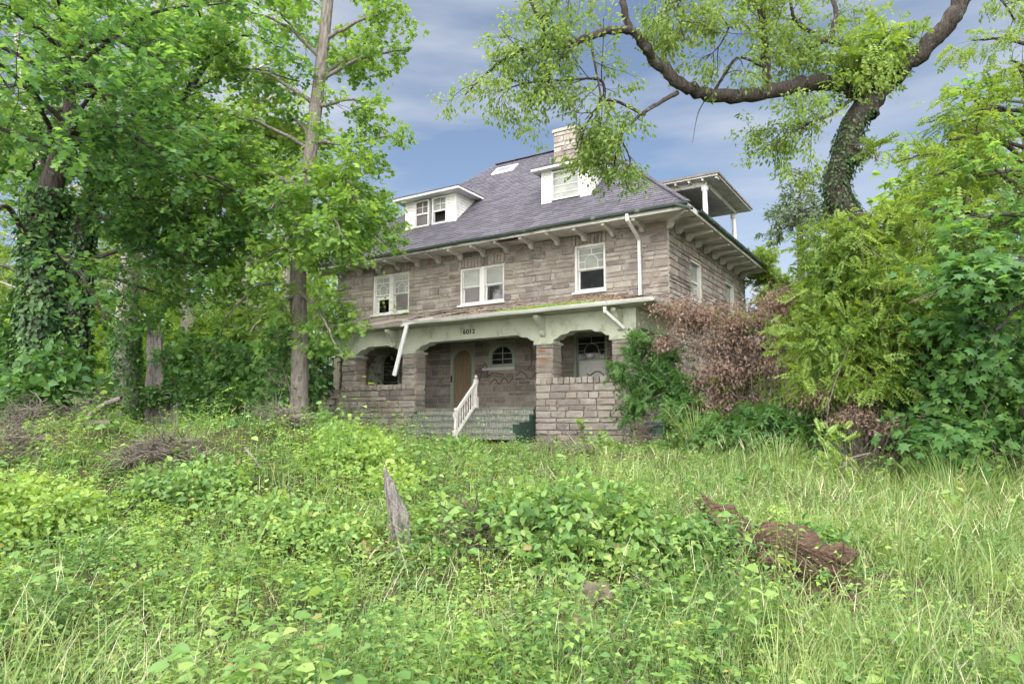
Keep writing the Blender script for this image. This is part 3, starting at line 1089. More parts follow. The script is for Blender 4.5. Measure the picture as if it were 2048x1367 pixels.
def shingle_plane(pts_fn, width_fn, n_courses, name):
    """Courses of overlapping shingle tabs: pts_fn(s, t) gives the point at course position s (0 eave, 1 ridge) and run t along it."""
    V, F, ST_ = [], [], []
    for c in range(n_courses):
        s0, s1 = c / n_courses, (c + 1.25) / n_courses
        lo, hi = width_fn((c + 0.1) / n_courses)
        x = lo - RNG.uniform(0, 0.3)
        while x < hi:
            w = RNG.uniform(0.22, 0.42)
            a, b = max(lo, x), min(hi, x + w - 0.012)
            x += w
            if b - a < 0.04: continue
            up = 0.018 + RNG.uniform(0, 0.012)
            j = RNG.uniform(-0.08, 0.08) / n_courses
            p = [pts_fn(max(0, s0 + j), a), pts_fn(max(0, s0 + j), b), pts_fn(s1, b), pts_fn(s1, a)]
            nrm = pts_fn.n
            k = len(V)
            V += [p[0] + nrm * up, p[1] + nrm * up, p[2] + nrm * 0.006, p[3] + nrm * 0.006, p[0] + nrm * 0.002, p[1] + nrm * 0.002]
            F += [(k, k + 1, k + 2, k + 3), (k + 4, k + 5, k + 1, k), (k + 5, k + 2, k + 1), (k + 4, k, k + 3)]
    me = bpy.data.meshes.new(name)
    me.from_pydata([(float(q[0]), float(q[1]), float(q[2]) - HB) for q in V], [], F)
    me.materials.append(M['shingle'])
    o = link(bpy.data.objects.new(name, me), roof)
    tag(o, kind='stuff')


def front_fn(s, x):
    return np.array([x, V0 + s * half, EAVE + s * (RIDGE - EAVE)])
front_fn.n = np.array([0, -math.sin(math.atan(SLOPE)), math.cos(math.atan(SLOPE))])
def right_fn(s, y):
    return np.array([E1 - s * half, y, EAVE + s * (RIDGE - EAVE)])
right_fn.n = np.array([math.sin(math.atan(SLOPE)), 0, math.cos(math.atan(SLOPE))])
shingle_plane(front_fn, lambda s: (E0 + s * half, E1 - s * half), 46, 'front_shingle_field')
shingle_plane(right_fn, lambda s: (V0 + s * half, V1 - s * half), 46, 'side_shingle_field')
hipcap = MB()
k = 42
for i in range(k):
    t0, t1 = i / k, (i + 1.2) / k
    p = np.array(B) * (1 - t0) + np.array(R1) * t0
    q = np.array(B) * (1 - min(1, t1)) + np.array(R1) * min(1, t1)
    hipcap.bar(p + np.array([0, 0, 0.035]), q + np.array([0, 0, 0.02]), 0.2, 0.03)
cap = part('hip_cap', hipcap, 'shingle', roof)
tag(cap, kind='stuff')
rc = MB()
for i in range(18):
    a = RA + (RB - RA) * i / 18
    rc.bar((a, RV, RIDGE + 0.03), (a + 0.31, RV, RIDGE + 0.02), 0.24, 0.03)
tag(part('ridge_cap', rc, 'shingle', roof), kind='stuff')


def roof_z(v):
    return EAVE + (v - V0) * SLOPE


# skylight
skv0, skv1 = 4.0, 4.5
zz = lambda v, e: roof_z(v) + e
for nm, m, e, sh in (('skylight', 'white', 0.07, 0.0), ('skylight_pane', 'skylight', 0.085, 0.06)):
    mb = MB()
    a0, a1 = -9.6 + sh, -8.45 - sh
    s0, s1 = skv0 + sh, skv1 - sh
    mb.poly([(a0, s0, zz(s0, e)), (a1, s0, zz(s0, e)), (a1, s1, zz(s1, e)), (a0, s1, zz(s1, e))])
    mb.poly([(a0, s0, zz(s0, 0)), (a1, s0, zz(s0, 0)), (a1, s0, zz(s0, e)), (a0, s0, zz(s0, e))])
    mb.poly([(a1, s0, zz(s0, 0)), (a1, s1, zz(s1, 0)), (a1, s1, zz(s1, e)), (a1, s0, zz(s0, e))])
    part(nm, mb, m, roof)
# chimney
ch = part('chimney', MB().box(-6.13, -5.12, 3.62, 4.42, 10.5, 13.9), 'mortar')
lay(ch, 'front', 3.62, -6.15, -5.1, 12.0, 13.88, [], 0.2, 0.25, 0.5, relief=0.04)
lay(ch, 'right', -5.12, 3.6, 4.44, 12.0, 13.88, [], 0.2, 0.25, 0.5, relief=0.04)
part('chimney_cap', MB().box(-6.2, -5.05, 3.55, 4.5, 13.9, 14.03), 'stone', ch)
part('flashing', MB().box(-6.24, -6.14, 3.4, 3.58, roof_z(3.4), roof_z(3.58) + 0.3), 'gutter', ch)


# --- dormers -------------------------------------------------------
def dormer(u0, u1, zb, zt, wins, v=0.55, over=0.42):
    ve = V0 + (zt - EAVE) / SLOPE
    body = MB()
    body.prism([(v + 0.02, zb - 0.1), (v + 0.02, zt), (ve, zt)], 'x', u1 - 0.06, u1 - 0.02)
    body.prism([(v + 0.02, zb - 0.1), (v + 0.02, zt), (ve, zt)], 'x', u0 + 0.02, u0 + 0.06)
    body.box(u0 + 0.06, u1 - 0.06, v + 0.25, v + 0.3, zb - 0.1, zt)
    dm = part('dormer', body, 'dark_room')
    # cheek clapboards
    n = 10
    for k in range(n):
        a, b = zb + (zt - zb) * k / n, zb + (zt - zb) * (k + 1) / n
        vb = V0 + ((a + b) / 2 - EAVE) / SLOPE
        if vb - v > 0.05:
            part('clapboard', MB().prism([(u1 + 0.018, a), (u1 + 0.003, b - 0.004), (u1 - 0.02, b - 0.004), (u1 - 0.02, a)], 'y', v + 0.02, vb), 'white', dm)
        spans = [(u0, wins[0][0])] + [(w[1], x[0]) for w, x in zip(wins, wins[1:])] + [(wins[-1][1], u1)]
        for s0, s1 in (spans[0], spans[-1]):
            part('clapboard', MB().prism([(v - 0.018, a), (v - 0.003, b - 0.004), (v + 0.02, b - 0.004), (v + 0.02, a)], 'x', s0 + 0.003, s1 - 0.003), 'white', dm)
    part('corner_board', MB().box(u1 - 0.07, u1 + 0.03, v - 0.03, v + 0.018, zb - 0.02, zt), 'white', dm)
    part('corner_board', MB().box(u0 - 0.03, u0 + 0.07, v - 0.03, v + 0.018, zb - 0.02, zt), 'white', dm)
    part('sill', MB().box(u0 - 0.05, u1 + 0.06, v - 0.07, v + 0.015, zb - 0.09, zb - 0.022), 'white', dm)
    for (a, b, z0, z1, style) in wins:
        part('window_frame', fr(MB(), a, b, z0, z1, 0.06, v - 0.035, v + 0.12), 'white', dm)
        zm = (z0 + z1) / 2
        if style == 'grid':
            part('pane', MB().box(a + 0.06, b - 0.06, v + 0.05, v + 0.06, z0 + 0.06, z1 - 0.06), 'pane_pale', dm)
            for q in (0.25, 0.5, 0.75):
                part('muntin', MB().box(a + 0.06, b - 0.06, v + 0.03, v + 0.049, z0 + (z1 - z0) * q - 0.012, z0 + (z1 - z0) * q + 0.012), 'white', dm)
        else:
            part('meeting_rail', MB().box(a + 0.06, b - 0.06, v + 0.02, v + 0.07, zm - 0.03, zm + 0.03), 'white', dm)
            part('pane', MB().box(a + 0.06, b - 0.06, v + 0.05, v + 0.06, zm + 0.03, z1 - 0.06), 'pane_screen' if style == 'shut' else 'pane_pale', dm)
            part('muntin', MB().box((a + b) / 2 - 0.012, (a + b) / 2 + 0.012, v + 0.03, v + 0.049, zm + 0.03, z1 - 0.06), 'white', dm)
            part('muntin', MB().box(a + 0.06, b - 0.06, v + 0.028, v + 0.0485, zm + (z1 - zm) * .5 - 0.012, zm + (z1 - zm) * .5 + 0.012), 'white', dm)
            if style == 'shut':
                part('pane', MB().box(a + 0.06, b - 0.06, v + 0.07, v + 0.08, z0 + 0.06, zm - 0.03), 'pane_screen', dm)
    # low roof slab, soffit and fascia
    part('dormer_soffit', MB().box(u0 - over, u1 + over, v - over, V0 + (zt + 0.03 - EAVE) / SLOPE + 0.1, zt, zt + 0.04), 'white', dm)
    rr = MB()
    o2 = over + 0.03
    vr = V0 + (zt + 0.6 - EAVE) / SLOPE + 0.3
    rr.poly([(u0 - o2, v - o2, zt + 0.12), (u1 + o2, v - o2, zt + 0.12), (u1 + o2 - 0.5, vr, zt + 0.6), (u0 - o2 + 0.5, vr, zt + 0.6)])
    rr.poly([(u1 + o2, v - o2, zt + 0.12), (u1 + o2, vr, zt + 0.12), (u1 + o2 - 0.5, vr, zt + 0.6)])
    rr.poly([(u0 - o2, vr, zt + 0.12), (u0 - o2, v - o2, zt + 0.12), (u0 - o2 + 0.5, vr, zt + 0.6)])
    rr.box(u0 - o2, u1 + o2, v - o2, vr, zt + 0.085, zt + 0.115)
    part('dormer_roof', rr, 'shingle', dm)
    part('dormer_fascia', fr2(u0 - over, u1 + over, v - over, vr - 0.6, zt + 0.042, zt + 0.083), 'white', dm)
    return dm


def fr2(u0, u1, v0, v1, z0, z1):
    mb = MB()
    mb.box(u0 - 0.015, u1 + 0.015, v0 - 0.015, v0 + 0.02, z0 - 0.05, z1)
    mb.box(u1 - 0.02, u1 + 0.015, v0 + 0.021, v1, z0 - 0.05, z1)
    mb.box(u0 - 0.015, u0 + 0.02, v0 + 0.021, v1, z0 - 0.05, z1)
    return mb


dormer(-11.62, -9.0, 9.66, 10.94, [(-11.15, -10.38, 9.76, 10.9, 'shut'), (-10.22, -9.45, 9.76, 10.9, 'open')])
dormer(-4.98, -3.0, 9.7, 10.96, [(-4.58, -3.42, 9.8, 10.9, 'grid')], over=0.3)

# --- roof porch on the right slope ----------------------------------
cz = 10.45
cp = part('roof_porch', MB().box(-2.6, 0.9, 2.85, 7.9, cz, cz + 0.06), 'soffit')
mb = MB()
mb.poly([(-2.9, 2.8, cz + 0.13), (0.95, 2.8, cz + 0.13), (-0.6, 4.0, cz + 0.42), (-2.9, 4.0, cz + 0.42)])
mb.poly([(0.95, 2.8, cz + 0.13), (0.95, 7.95, cz + 0.13), (-0.6, 6.8, cz + 0.42), (-0.6, 4.0, cz + 0.42)])
mb.poly([(0.95, 7.95, cz + 0.13), (-2.9, 7.95, cz + 0.13), (-2.9, 6.8, cz + 0.42), (-0.6, 6.8, cz + 0.42)])
mb.poly([(-2.9, 4.0, cz + 0.42), (-0.6, 4.0, cz + 0.42), (-0.6, 6.8, cz + 0.42), (-2.9, 6.8, cz + 0.42)])
mb.box(-2.9, 0.95, 2.8, 7.95, cz + 0.062, cz + 0.128)
part('canopy_roof', mb, 'porch_shingle', cp)
part('canopy_beam', MB().box(0.2, 0.4, 3.2, 7.5, cz - 0.2, cz - 0.003), 'soffit', cp)
part('canopy_beam', MB().box(-2.4, 0.197, 3.2, 3.4, cz - 0.2, cz - 0.003), 'soffit', cp)
for k, v in enumerate((3.3, 7.35)):
    zb = EAVE + (1.0 - 0.3) * SLOPE - 0.15
    part('column', MB().lathe(0.3, v, [(zb, .13), (zb + .12, .13), (zb + .14, .10), (cz - .38, .085), (cz - .34, .12), (cz - .28, .13), (cz - .2, .13)], 12), 'white', cp)
for k in range(7):
    a = -2.2 + k * 0.5
    part('rafter', MB().box(a, a + 0.07, 2.9, 3.19, cz - 0.09, cz - 0.003), 'soffit', cp)

# --- low wing at the left end --------------------------------------
wg = part('side_wing', MB().box(-18.0, -15.02, 0.6, 7.0, 0.5, 2.9), 'mortar')
lay(wg, 'front', 0.6, -18.0, -15.05, 0.9, 2.9, [], 0.22)
part('wing_roof', MB().prism([(-18.6, 5.0), (-15.01, 5.0), (-15.01, 5.9), (-18.6, 5.15)], 'y', 0.0, 7.4), 'porch_shingle', wg)
part('wing_rail', MB().box(-18.0, -15.05, 0.62, 0.70, 3.9, 3.98), 'white', wg)
part('wing_rail', MB().box(-18.0, -15.05, 0.62, 0.70, 3.12, 3.2), 'white', wg)
for k in range(22):
    a = -17.95 + k * 0.135
    part('rail_slat', MB().box(a, a + 0.05, 0.64, 0.68, 3.2, 3.9), 'white', wg)
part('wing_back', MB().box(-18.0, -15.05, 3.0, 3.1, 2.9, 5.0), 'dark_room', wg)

# --- place the stones: the 300 that show largest are single parts ---
def stone_size(s):
    par, a, v, z, yaw, w, d_, h = s
    p = hp(a, v, z) - np.array([0, 0, EYE])
    n = (-HV) if yaw == 0 else HU * (1 if yaw > 0 else -1)
    dist = np.linalg.norm(p)
    face = max(0.0, -(p[0] * n[0] + p[1] * n[1]) / dist)
    vis = 1.0
    if par is side_wall and (z < 5.6 or v > 7): vis = 0.05
    if par is front_wall and a < -13.5 and z < 5.5: vis = 0.05
    if par in (rp_, lp_, ew, wg): vis = 0.3
    if par is ch: vis = 0.6
    if par is front_wall and z < 5: vis = 0.75
    return w * h * face / dist ** 2 * vis


order = sorted(range(len(STONES)), key=lambda i: -stone_size(STONES[i]))
single = set(order[:300])
rest = {}
for i, s in enumerate(STONES):
    par, a, v, z, yaw, w, d_, h = s
    k = int(RNG.integers(len(ST)))
    if i in single:
        o = link(bpy.data.objects.new('stone', ST_MESH[k]), par)
        o.location = (a, v, z - HB)
        o.rotation_euler = (0, 0, yaw)
        o.scale = (w, d_, h)
    else:
        rest.setdefault(par, []).append((k, a, v, z, yaw, w, d_, h))
for par, L in rest.items():
    V, F = [], []
    for k, a, v, z, yaw, w, d_, h in L:
        t, f = ST[k]
        q = t * np.array([w, d_, h])
        c, s_ = math.cos(yaw), math.sin(yaw)
        x, y = q[:, 0] * c - q[:, 1] * s_ + a, q[:, 0] * s_ + q[:, 1] * c + v
        b = len(V)
        V += list(zip(x, y, q[:, 2] + z - HB))
        F += [tuple(b + e for e in ff) for ff in f]
    me = bpy.data.meshes.new('stonework')
    me.from_pydata(V, [], F)
    me.materials.append(M['stone'])
    tag(link(bpy.data.objects.new('stonework', me), par), kind='stuff')
print('stones', len(STONES))

# ------------------------------------------------------------------ plants: helpers
def tube_mesh(name, tubes, mat, parent=None, smooth=True):
    """tubes: list of (points Nx3, radii N, sides)."""
    V, F, S = [], [], []
    nv = 0; nl = 0
    for pts, rad, k in tubes:
        pts = np.asarray(pts, float); rad = np.asarray(rad, float)
        n = len(pts)
        d = np.gradient(pts, axis=0)
        d /= np.linalg.norm(d, axis=1)[:, None] + 1e-9
        ref = np.array([1.0, 0.13, 0.07]) if abs(d[0][2]) > 0.7 else np.array([0.05, 0.1, 1.0])
        s = np.cross(d, ref); s /= np.linalg.norm(s, axis=1)[:, None] + 1e-9
        t = np.cross(s, d)
        a = np.linspace(0, 2 * math.pi, k, endpoint=False)
        ring = pts[:, None, :] + rad[:, None, None] * (np.cos(a)[None, :, None] * s[:, None, :] + np.sin(a)[None, :, None] * t[:, None, :])
        V.append(ring.reshape(-1, 3))
        i = np.arange(n - 1)[:, None] * k; j = np.arange(k)[None, :]; j2 = (j + 1) % k
        q = np.stack([i + j, i + j2, i + k + j2, i + k + j], -1).reshape(-1, 4) + nv
        F.append(q)
        nv += n * k
    V = np.concatenate(V); F = np.concatenate(F)
    me = fast_mesh(name, V, F.ravel(), np.arange(len(F)) * 4, mat, smooth)
    return link(bpy.data.objects.new(name, me), parent)


def unit(a):
    return a / (np.linalg.norm(a, axis=-1, keepdims=True) + 1e-9)


# leaf templates: vertices in (across, along, normal), faces as index tuples
def T_ovate():
    return np.array([(0, 0, 0), (0.30, 0.35, 0.07), (0, 1, -0.06), (-0.30, 0.35, 0.07)]), [(0, 1, 2), (0, 2, 3)]


def T_ovate6():
    return np.array([(0, 0, 0), (0.33, 0.28, 0.08), (0.24, 0.66, 0.06), (0, 1.0, -0.1), (-0.24, 0.66, 0.06), (-0.33, 0.28, 0.08), (0, 0.5, -0.01)]), [(0, 1, 2, 6), (6, 2, 3), (0, 6, 4, 5), (6, 3, 4)]


def T_lance(w=0.15):
    return np.array([(0, 0, 0), (w, 0.4, 0.03), (0, 1, -0.1), (-w, 0.4, 0.03)]), [(0, 1, 2), (0, 2, 3)]


def T_maple():
    a = [(0, 0), (0.16, 0.1), (0.5, 0.08), (0.30, 0.34), (0.52, 0.68), (0.17, 0.58), (0, 1.0), (-0.17, 0.58), (-0.52, 0.68), (-0.30, 0.34), (-0.5, 0.08), (-0.16, 0.1)]
    V = [(x, y, -0.12 * (x * x) * 2 - 0.10 * y * y) for x, y in a] + [(0, 0.35, 0.03)]
    c = 12
    F = [(c, 0, 1), (c, 1, 2, 3), (c, 3, 4, 5), (c, 5, 6, 7), (c, 7, 8, 9), (c, 9, 10, 11), (c, 11, 0)]
    return np.array(V), F


def T_star():
    a = [(0, 0), (0.5, 0.18), (0.17, 0.38), (0.42, 0.74), (0.0, 1.0), (-0.42, 0.74), (-0.17, 0.38), (-0.5, 0.18)]
    V = [(x, y, -0.1 * y * y - 0.1 * abs(x)) for x, y in a]
    F = [(0, 1, 2), (0, 2, 6), (0, 6, 7), (2, 3, 4), (2, 4, 6), (4, 5, 6)]
    return np.array(V), F


def T_frond(pairs=5, w=0.30, lw=0.085, droop=0.35):
    V, F = [], []
    def leaflet(base, d, L):
        d = np.array(d) / np.linalg.norm(d); s = np.array([-d[1], d[0], 0])
        b = len(V)
        base = np.array(base)
        V.extend([base, base + d * L * .45 + s * lw + [0, 0, .015], base + d * L + [0, 0, -L * .3], base + d * L * .45 - s * lw + [0, 0, .015]])
        F.append((b, b + 1, b + 2, b + 3))
    for k in range(pairs):
        y = 0.15 + 0.75 * k / (pairs - 1)
        z = -droop * y * y
        L = w * (1 - 0.35 * abs(k / (pairs - 1) - 0.4))
        for sg in (-1, 1):
            leaflet((0, y, z), (sg, 0.45, 0), L)
    leaflet((0, 0.92, -droop * .85), (0, 1, 0), w * .9)
    b = len(V)
    V += [np.array((0.006, 0, 0)), np.array((-0.006, 0, 0)), np.array((0, 0.95, -droop * .9))]
    F.append((b, b + 1, b + 2))
    return np.array(V), F


def T_palmate():
    """Five leaflets spread like a hand."""
    V, F = [], []
    for k, (ang, L) in enumerate(((-1.9, .6), (-0.95, .85), (0, 1.0), (0.95, .85), (1.9, .6))):
        d = np.array([math.sin(ang), math.cos(ang), 0]); s = np.array([d[1], -d[0], 0])
        b = len(V)
        V += [np.zeros(3), d * L * .5 + s * .17 * L + [0, 0, .03], d * L + [0, 0, -.14 * L], d * L * .5 - s * .17 * L + [0, 0, .03]]
        F.append((b, b + 1, b + 2, b + 3))
    return np.array(V), F


def T_blade():
    return np.array([(-0.012, 0, 0), (0.012, 0, 0), (0.011, 0.4, 0.06), (-0.011, 0.4, 0.06), (0.007, 0.75, 0.2), (-0.007, 0.75, 0.2), (0, 1, 0.42)]), [(0, 1, 2, 3), (3, 2, 4, 5), (5, 4, 6)]


def leaves_arrays(tmpl, pos, tip, nrm, size):
    TV, TF = tmpl
    tip = unit(tip)
    nrm = nrm - tip * (nrm * tip).sum(1, keepdims=True)
    nrm = unit(nrm)
    side = np.cross(tip, nrm)
    size = np.asarray(size).reshape(-1, 1, 1)
    V = pos[:, None, :] + size * (TV[None, :, 0:1] * side[:, None, :] + TV[None, :, 1:2] * tip[:, None, :] + TV[None, :, 2:3] * nrm[:, None, :])
    n, k = len(pos), len(TV)
    flat = np.concatenate([np.array(f) for f in TF])
    lens = np.array([len(f) for f in TF])
    FL = (np.arange(n)[:, None] * k + flat[None, :]).ravel()
    LT = np.tile(lens, n)
    return V.reshape(-1, 3), FL, LT


def leaves_mesh(name, groups, mat, parent=None):
    """groups: list of (template, pos, tip, nrm, size) joined in one mesh."""
    Vs, Fs, Ls, off = [], [], [], 0
    for g in groups:
        if len(g[1]) == 0: continue
        V, FL, LT = leaves_arrays(*g)
        Vs.append(V); Fs.append(FL + off); Ls.append(LT); off += len(V)
    V = np.concatenate(Vs); FL = np.concatenate(Fs); LT = np.concatenate(Ls)
    st = np.concatenate([[0], np.cumsum(LT)[:-1]])
    me = fast_mesh(name, V, FL, st, mat)
    return link(bpy.data.objects.new(name, me), parent)


def rand_dirs(r, n):
    return unit(r.normal(size=(n, 3)))


def bez(pts, n):
    """Smooth curve through points (Catmull-Rom)."""
    pts = np.asarray(pts, float)
    if len(pts) == 2:
        t = np.linspace(0, 1, n)[:, None]
        return pts[0] * (1 - t) + pts[1] * t
    P_ = np.vstack([2 * pts[0] - pts[1], pts, 2 * pts[-1] - pts[-2]])
    m = len(pts) - 1
    out_ = []
    for u_ in np.linspace(0, m - 1e-6, n):
        i = int(u_); t = u_ - i
        a, b, c, d = P_[i], P_[i + 1], P_[i + 2], P_[i + 3]
        out_.append(0.5 * ((2 * b) + (-a + c) * t + (2 * a - 5 * b + 4 * c - d) * t * t + (-a + 3 * b - 3 * c + d) * t ** 3))
    return np.array(out_)


class Grower:
    def __init__(self, seed):
        self.r = np.random.default_rng(seed)
        self.tubes, self.twigs = [], []

    def stick(self, pts, r0, r1, sides=6):
        n = len(pts)
        self.tubes.append((pts, np.linspace(r0, r1, n), sides))

    def side(self, base, d, L, r0, level, spread, droop, up, dens):
        """A side branch with its own twigs."""
        r = self.r
        n = 6
        pts = [np.array(base)]
        d = unit(np.array(d, float))
        for i in range(n):
            d = unit(d + r.normal(size=3) * 0.16 + np.array([0, 0, up - droop * (i / n)]) * 0.16)
            pts.append(pts[-1] + d * L / n)
        pts = np.array(pts)
        if level == 0:
            self.twigs.append(pts)
            self.tubes.append((pts[::3], np.linspace(r0, r0 * .35, len(pts[::3])), 3))
            return
        self.stick(pts, r0, r0 * 0.3, 4 if level < 2 else 5)
        self.sprout(pts, L, r0, level, spread, droop, up, dens, 0.15)

    def sprout(self, pts, L, r0, level, spread, droop, up, dens, t0=0.25):
        r = self.r
        k = max(2, int(L * dens[level - 1]))
        for t in np.sort(r.uniform(t0, 1.0, k)):
            f = t * (len(pts) - 1)
            i = min(int(f), len(pts) - 2)
            p = pts[i] + (pts[i + 1] - pts[i]) * (f - i)
            d = unit(pts[i + 1] - pts[i])
            s = rand_dirs(r, 1)[0]
            s[2] *= 0.45
            s = unit(s - d * (s @ d))
            nd = d * math.cos(spread) + s * math.sin(spread)
            nl = L * r.uniform(0.32, 0.55) * (1.12 - 0.55 * t)
            self.side(p, nd, max(nl, 0.4), max(0.004, r0 * 0.36), level - 1, spread, droop, up, dens)

    def limb(self, pts, r0, r1, level=2, spread=0.85, droop=0.3, up=0.1, dens=(3, 1.6), t0=0.25, n=12):
        c = bez(pts, n)
        c[1:-1] += self.r.normal(size=(len(c) - 2, 3)) * 0.02 * np.linalg.norm(c[-1] - c[0]) / 3
        self.stick(c, r0, r1, 7)
        L = float(np.linalg.norm(np.diff(c, axis=0), axis=1).sum())
        self.sprout(c, L, max(r1 * 1.3, r0 * 0.4), level, spread, droop, up, dens, t0)

    def leaves(self, tmpl, per_m, size, flat=0.7, droop=0.25, petiole=0.08, jit=0.06, svar=0.3, cap=None):
        r = self.r
        pos, tip = [], []
        for tw in self.twigs:
            L = np.linalg.norm(tw[-1] - tw[0]) * 1.05
            k = max(3, int(L * per_m))
            t = np.sqrt(r.uniform(0.02, 1.0, k)) * (len(tw) - 1)
            i = np.minimum(t.astype(int), len(tw) - 2)
            p = tw[i] + (tw[i + 1] - tw[i]) * (t - i)[:, None]
            d = unit(tw[i + 1] - tw[i])
            pos.append(p); tip.append(d)
        pos = np.concatenate(pos); tip = np.concatenate(tip)
        if cap and len(pos) > cap:
            s = r.choice(len(pos), cap, replace=False)
            pos, tip = pos[s], tip[s]
        n = len(pos)
        out_ = rand_dirs(r, n); out_[:, 2] *= 0.5
        tdir = unit(tip * 0.6 + out_ + np.array([0, 0, -droop]))
        pos = pos + tdir * petiole * r.uniform(.4, 1.3, (n, 1)) + r.normal(size=(n, 3)) * jit
        nr = unit(np.array([0, 0, 1.0]) * flat + rand_dirs(r, n) * (1.05 - flat))
        sz = size * r.uniform(1 - svar, 1 + svar, n)
        return (tmpl, pos, tdir, nr, sz)


def gz(x, y):
    return float(ground_z(x, y))


# ------------------------------------------------------------------ leaf and bark materials
M['leaf_gum'] = m_leaf('bright_star_leaf', (0.10, 0.21, 0.055), (0.19, 0.34, 0.08), (0.31, 0.45, 0.11), 0.5, 0.6)
M['leaf_maple'] = m_leaf('maple_leaf', (0.055, 0.14, 0.06), (0.12, 0.26, 0.085), (0.24, 0.40, 0.11), 0.56, 0.5)
M['leaf_back'] = m_leaf('background_leaf', (0.09, 0.18, 0.045), (0.17, 0.29, 0.065), (0.29, 0.40, 0.085), 0.6, 0.4)
M['leaf_hack'] = m_leaf('hackberry_leaf', (0.11, 0.20, 0.045), (0.19, 0.29, 0.07), (0.28, 0.37, 0.10), 0.5, 0.8)
M['leaf_locust'] = m_leaf('pinnate_leaf', (0.07, 0.15, 0.035), (0.18, 0.29, 0.055), (0.32, 0.41, 0.09), 0.45, 1.0)
M['leaf_vine'] = m_leaf('vine_leaf', (0.035, 0.10, 0.03), (0.08, 0.19, 0.05), (0.16, 0.29, 0.075), 0.38, 1.4)
M['leaf_ivy'] = m_leaf('ivy_leaf', (0.03, 0.075, 0.03), (0.055, 0.13, 0.045), (0.12, 0.23, 0.06), 0.3, 1.6, spec=0.5, rough=0.4)
M['leaf_dead'] = m_leaf('dead_leaf', (0.12, 0.085, 0.075), (0.235, 0.165, 0.14), (0.37, 0.275, 0.235), 0.3, 2.4, rough=0.8, spec=0.1)
M['leaf_weed'] = m_leaf('weed_leaf', (0.07, 0.16, 0.05), (0.16, 0.29, 0.08), (0.31, 0.43, 0.13), 0.4, 0.9, dead=(0.30, 0.22, 0.10))
M['leaf_bright'] = m_leaf('young_leaf', (0.14, 0.26, 0.065), (0.24, 0.38, 0.09), (0.37, 0.48, 0.13), 0.45, 0.9)
M['grass'] = m_leaf('grass_blade', (0.10, 0.19, 0.065), (0.21, 0.32, 0.11), (0.37, 0.44, 0.20), 0.4, 0.9, dead=(0.45, 0.38, 0.24))
M['seed'] = m_leaf('seed_head', (0.36, 0.34, 0.22), (0.48, 0.45, 0.31), (0.58, 0.55, 0.42), 0.3, 1.5)
M['conifer'] = m_leaf('conifer_needle', (0.06, 0.10, 0.05), (0.10, 0.15, 0.07), (0.15, 0.20, 0.09), 0.3, 0.5)
M['bark_grey'] = m_bark('grey_brown_bark', (0.075, 0.065, 0.06), (0.25, 0.225, 0.205), (0.24, 0.25, 0.21))
M['bark_dark'] = m_bark('dark_bark', (0.02, 0.018, 0.017), (0.085, 0.073, 0.067), (0.15, 0.165, 0.145))
M['bark_pale'] = m_bark('pale_bark', (0.22, 0.20, 0.18), (0.42, 0.39, 0.36))
M['twig'] = m_bark('twig_bark', (0.10, 0.085, 0.07), (0.26, 0.23, 0.2))
M['dead_wood'] = m_bark('silver_dead_wood', (0.07, 0.062, 0.058), (0.34, 0.315, 0.30), stretch=(22, 22, 3.0))
M['rot_wood'] = m_bark('rotten_wood', (0.022, 0.015, 0.012), (0.19, 0.125, 0.095), (0.10, 0.095, 0.05), stretch=(5, 20, 20))
M['rock'] = m_plain('field_rock', (0.15, 0.12, 0.095), 0.95, 0.5, 5, 0.05)


def tree_root(name, base, label, group=None):
    o = empty(name, tuple(base))
    tag(o, label, 'tree', group)
    return o


def reparent(o, root):
    o.parent = root
    o.matrix_parent_inverse = Matrix.Translation(-Vector(root.location))
    return o


def finish_tree(root, g, leaf_groups, leaf_mat, bark, trunk):
    reparent(tube_mesh('trunk', [trunk], M[bark]), root)
    if g.tubes:
        reparent(tube_mesh('branch_work', g.tubes, M[bark]), root)
    reparent(leaves_mesh('crown', leaf_groups, M[leaf_mat]), root)


def trunk_path(pix, Y, n=24):
    pts = [P(px, py, Y + (dy[0] if dy else 0)) for px, py, *dy in pix]
    return bez(pts, n)


def with_foot(c, flare=1.35):
    """Extend a trunk path down into the ground."""
    x, y = c[0][0], c[0][1]
    z = gz(x, y) - 0.25
    return np.vstack([[x + (c[0][0] - c[1][0]) * 0.5, y, z], c])


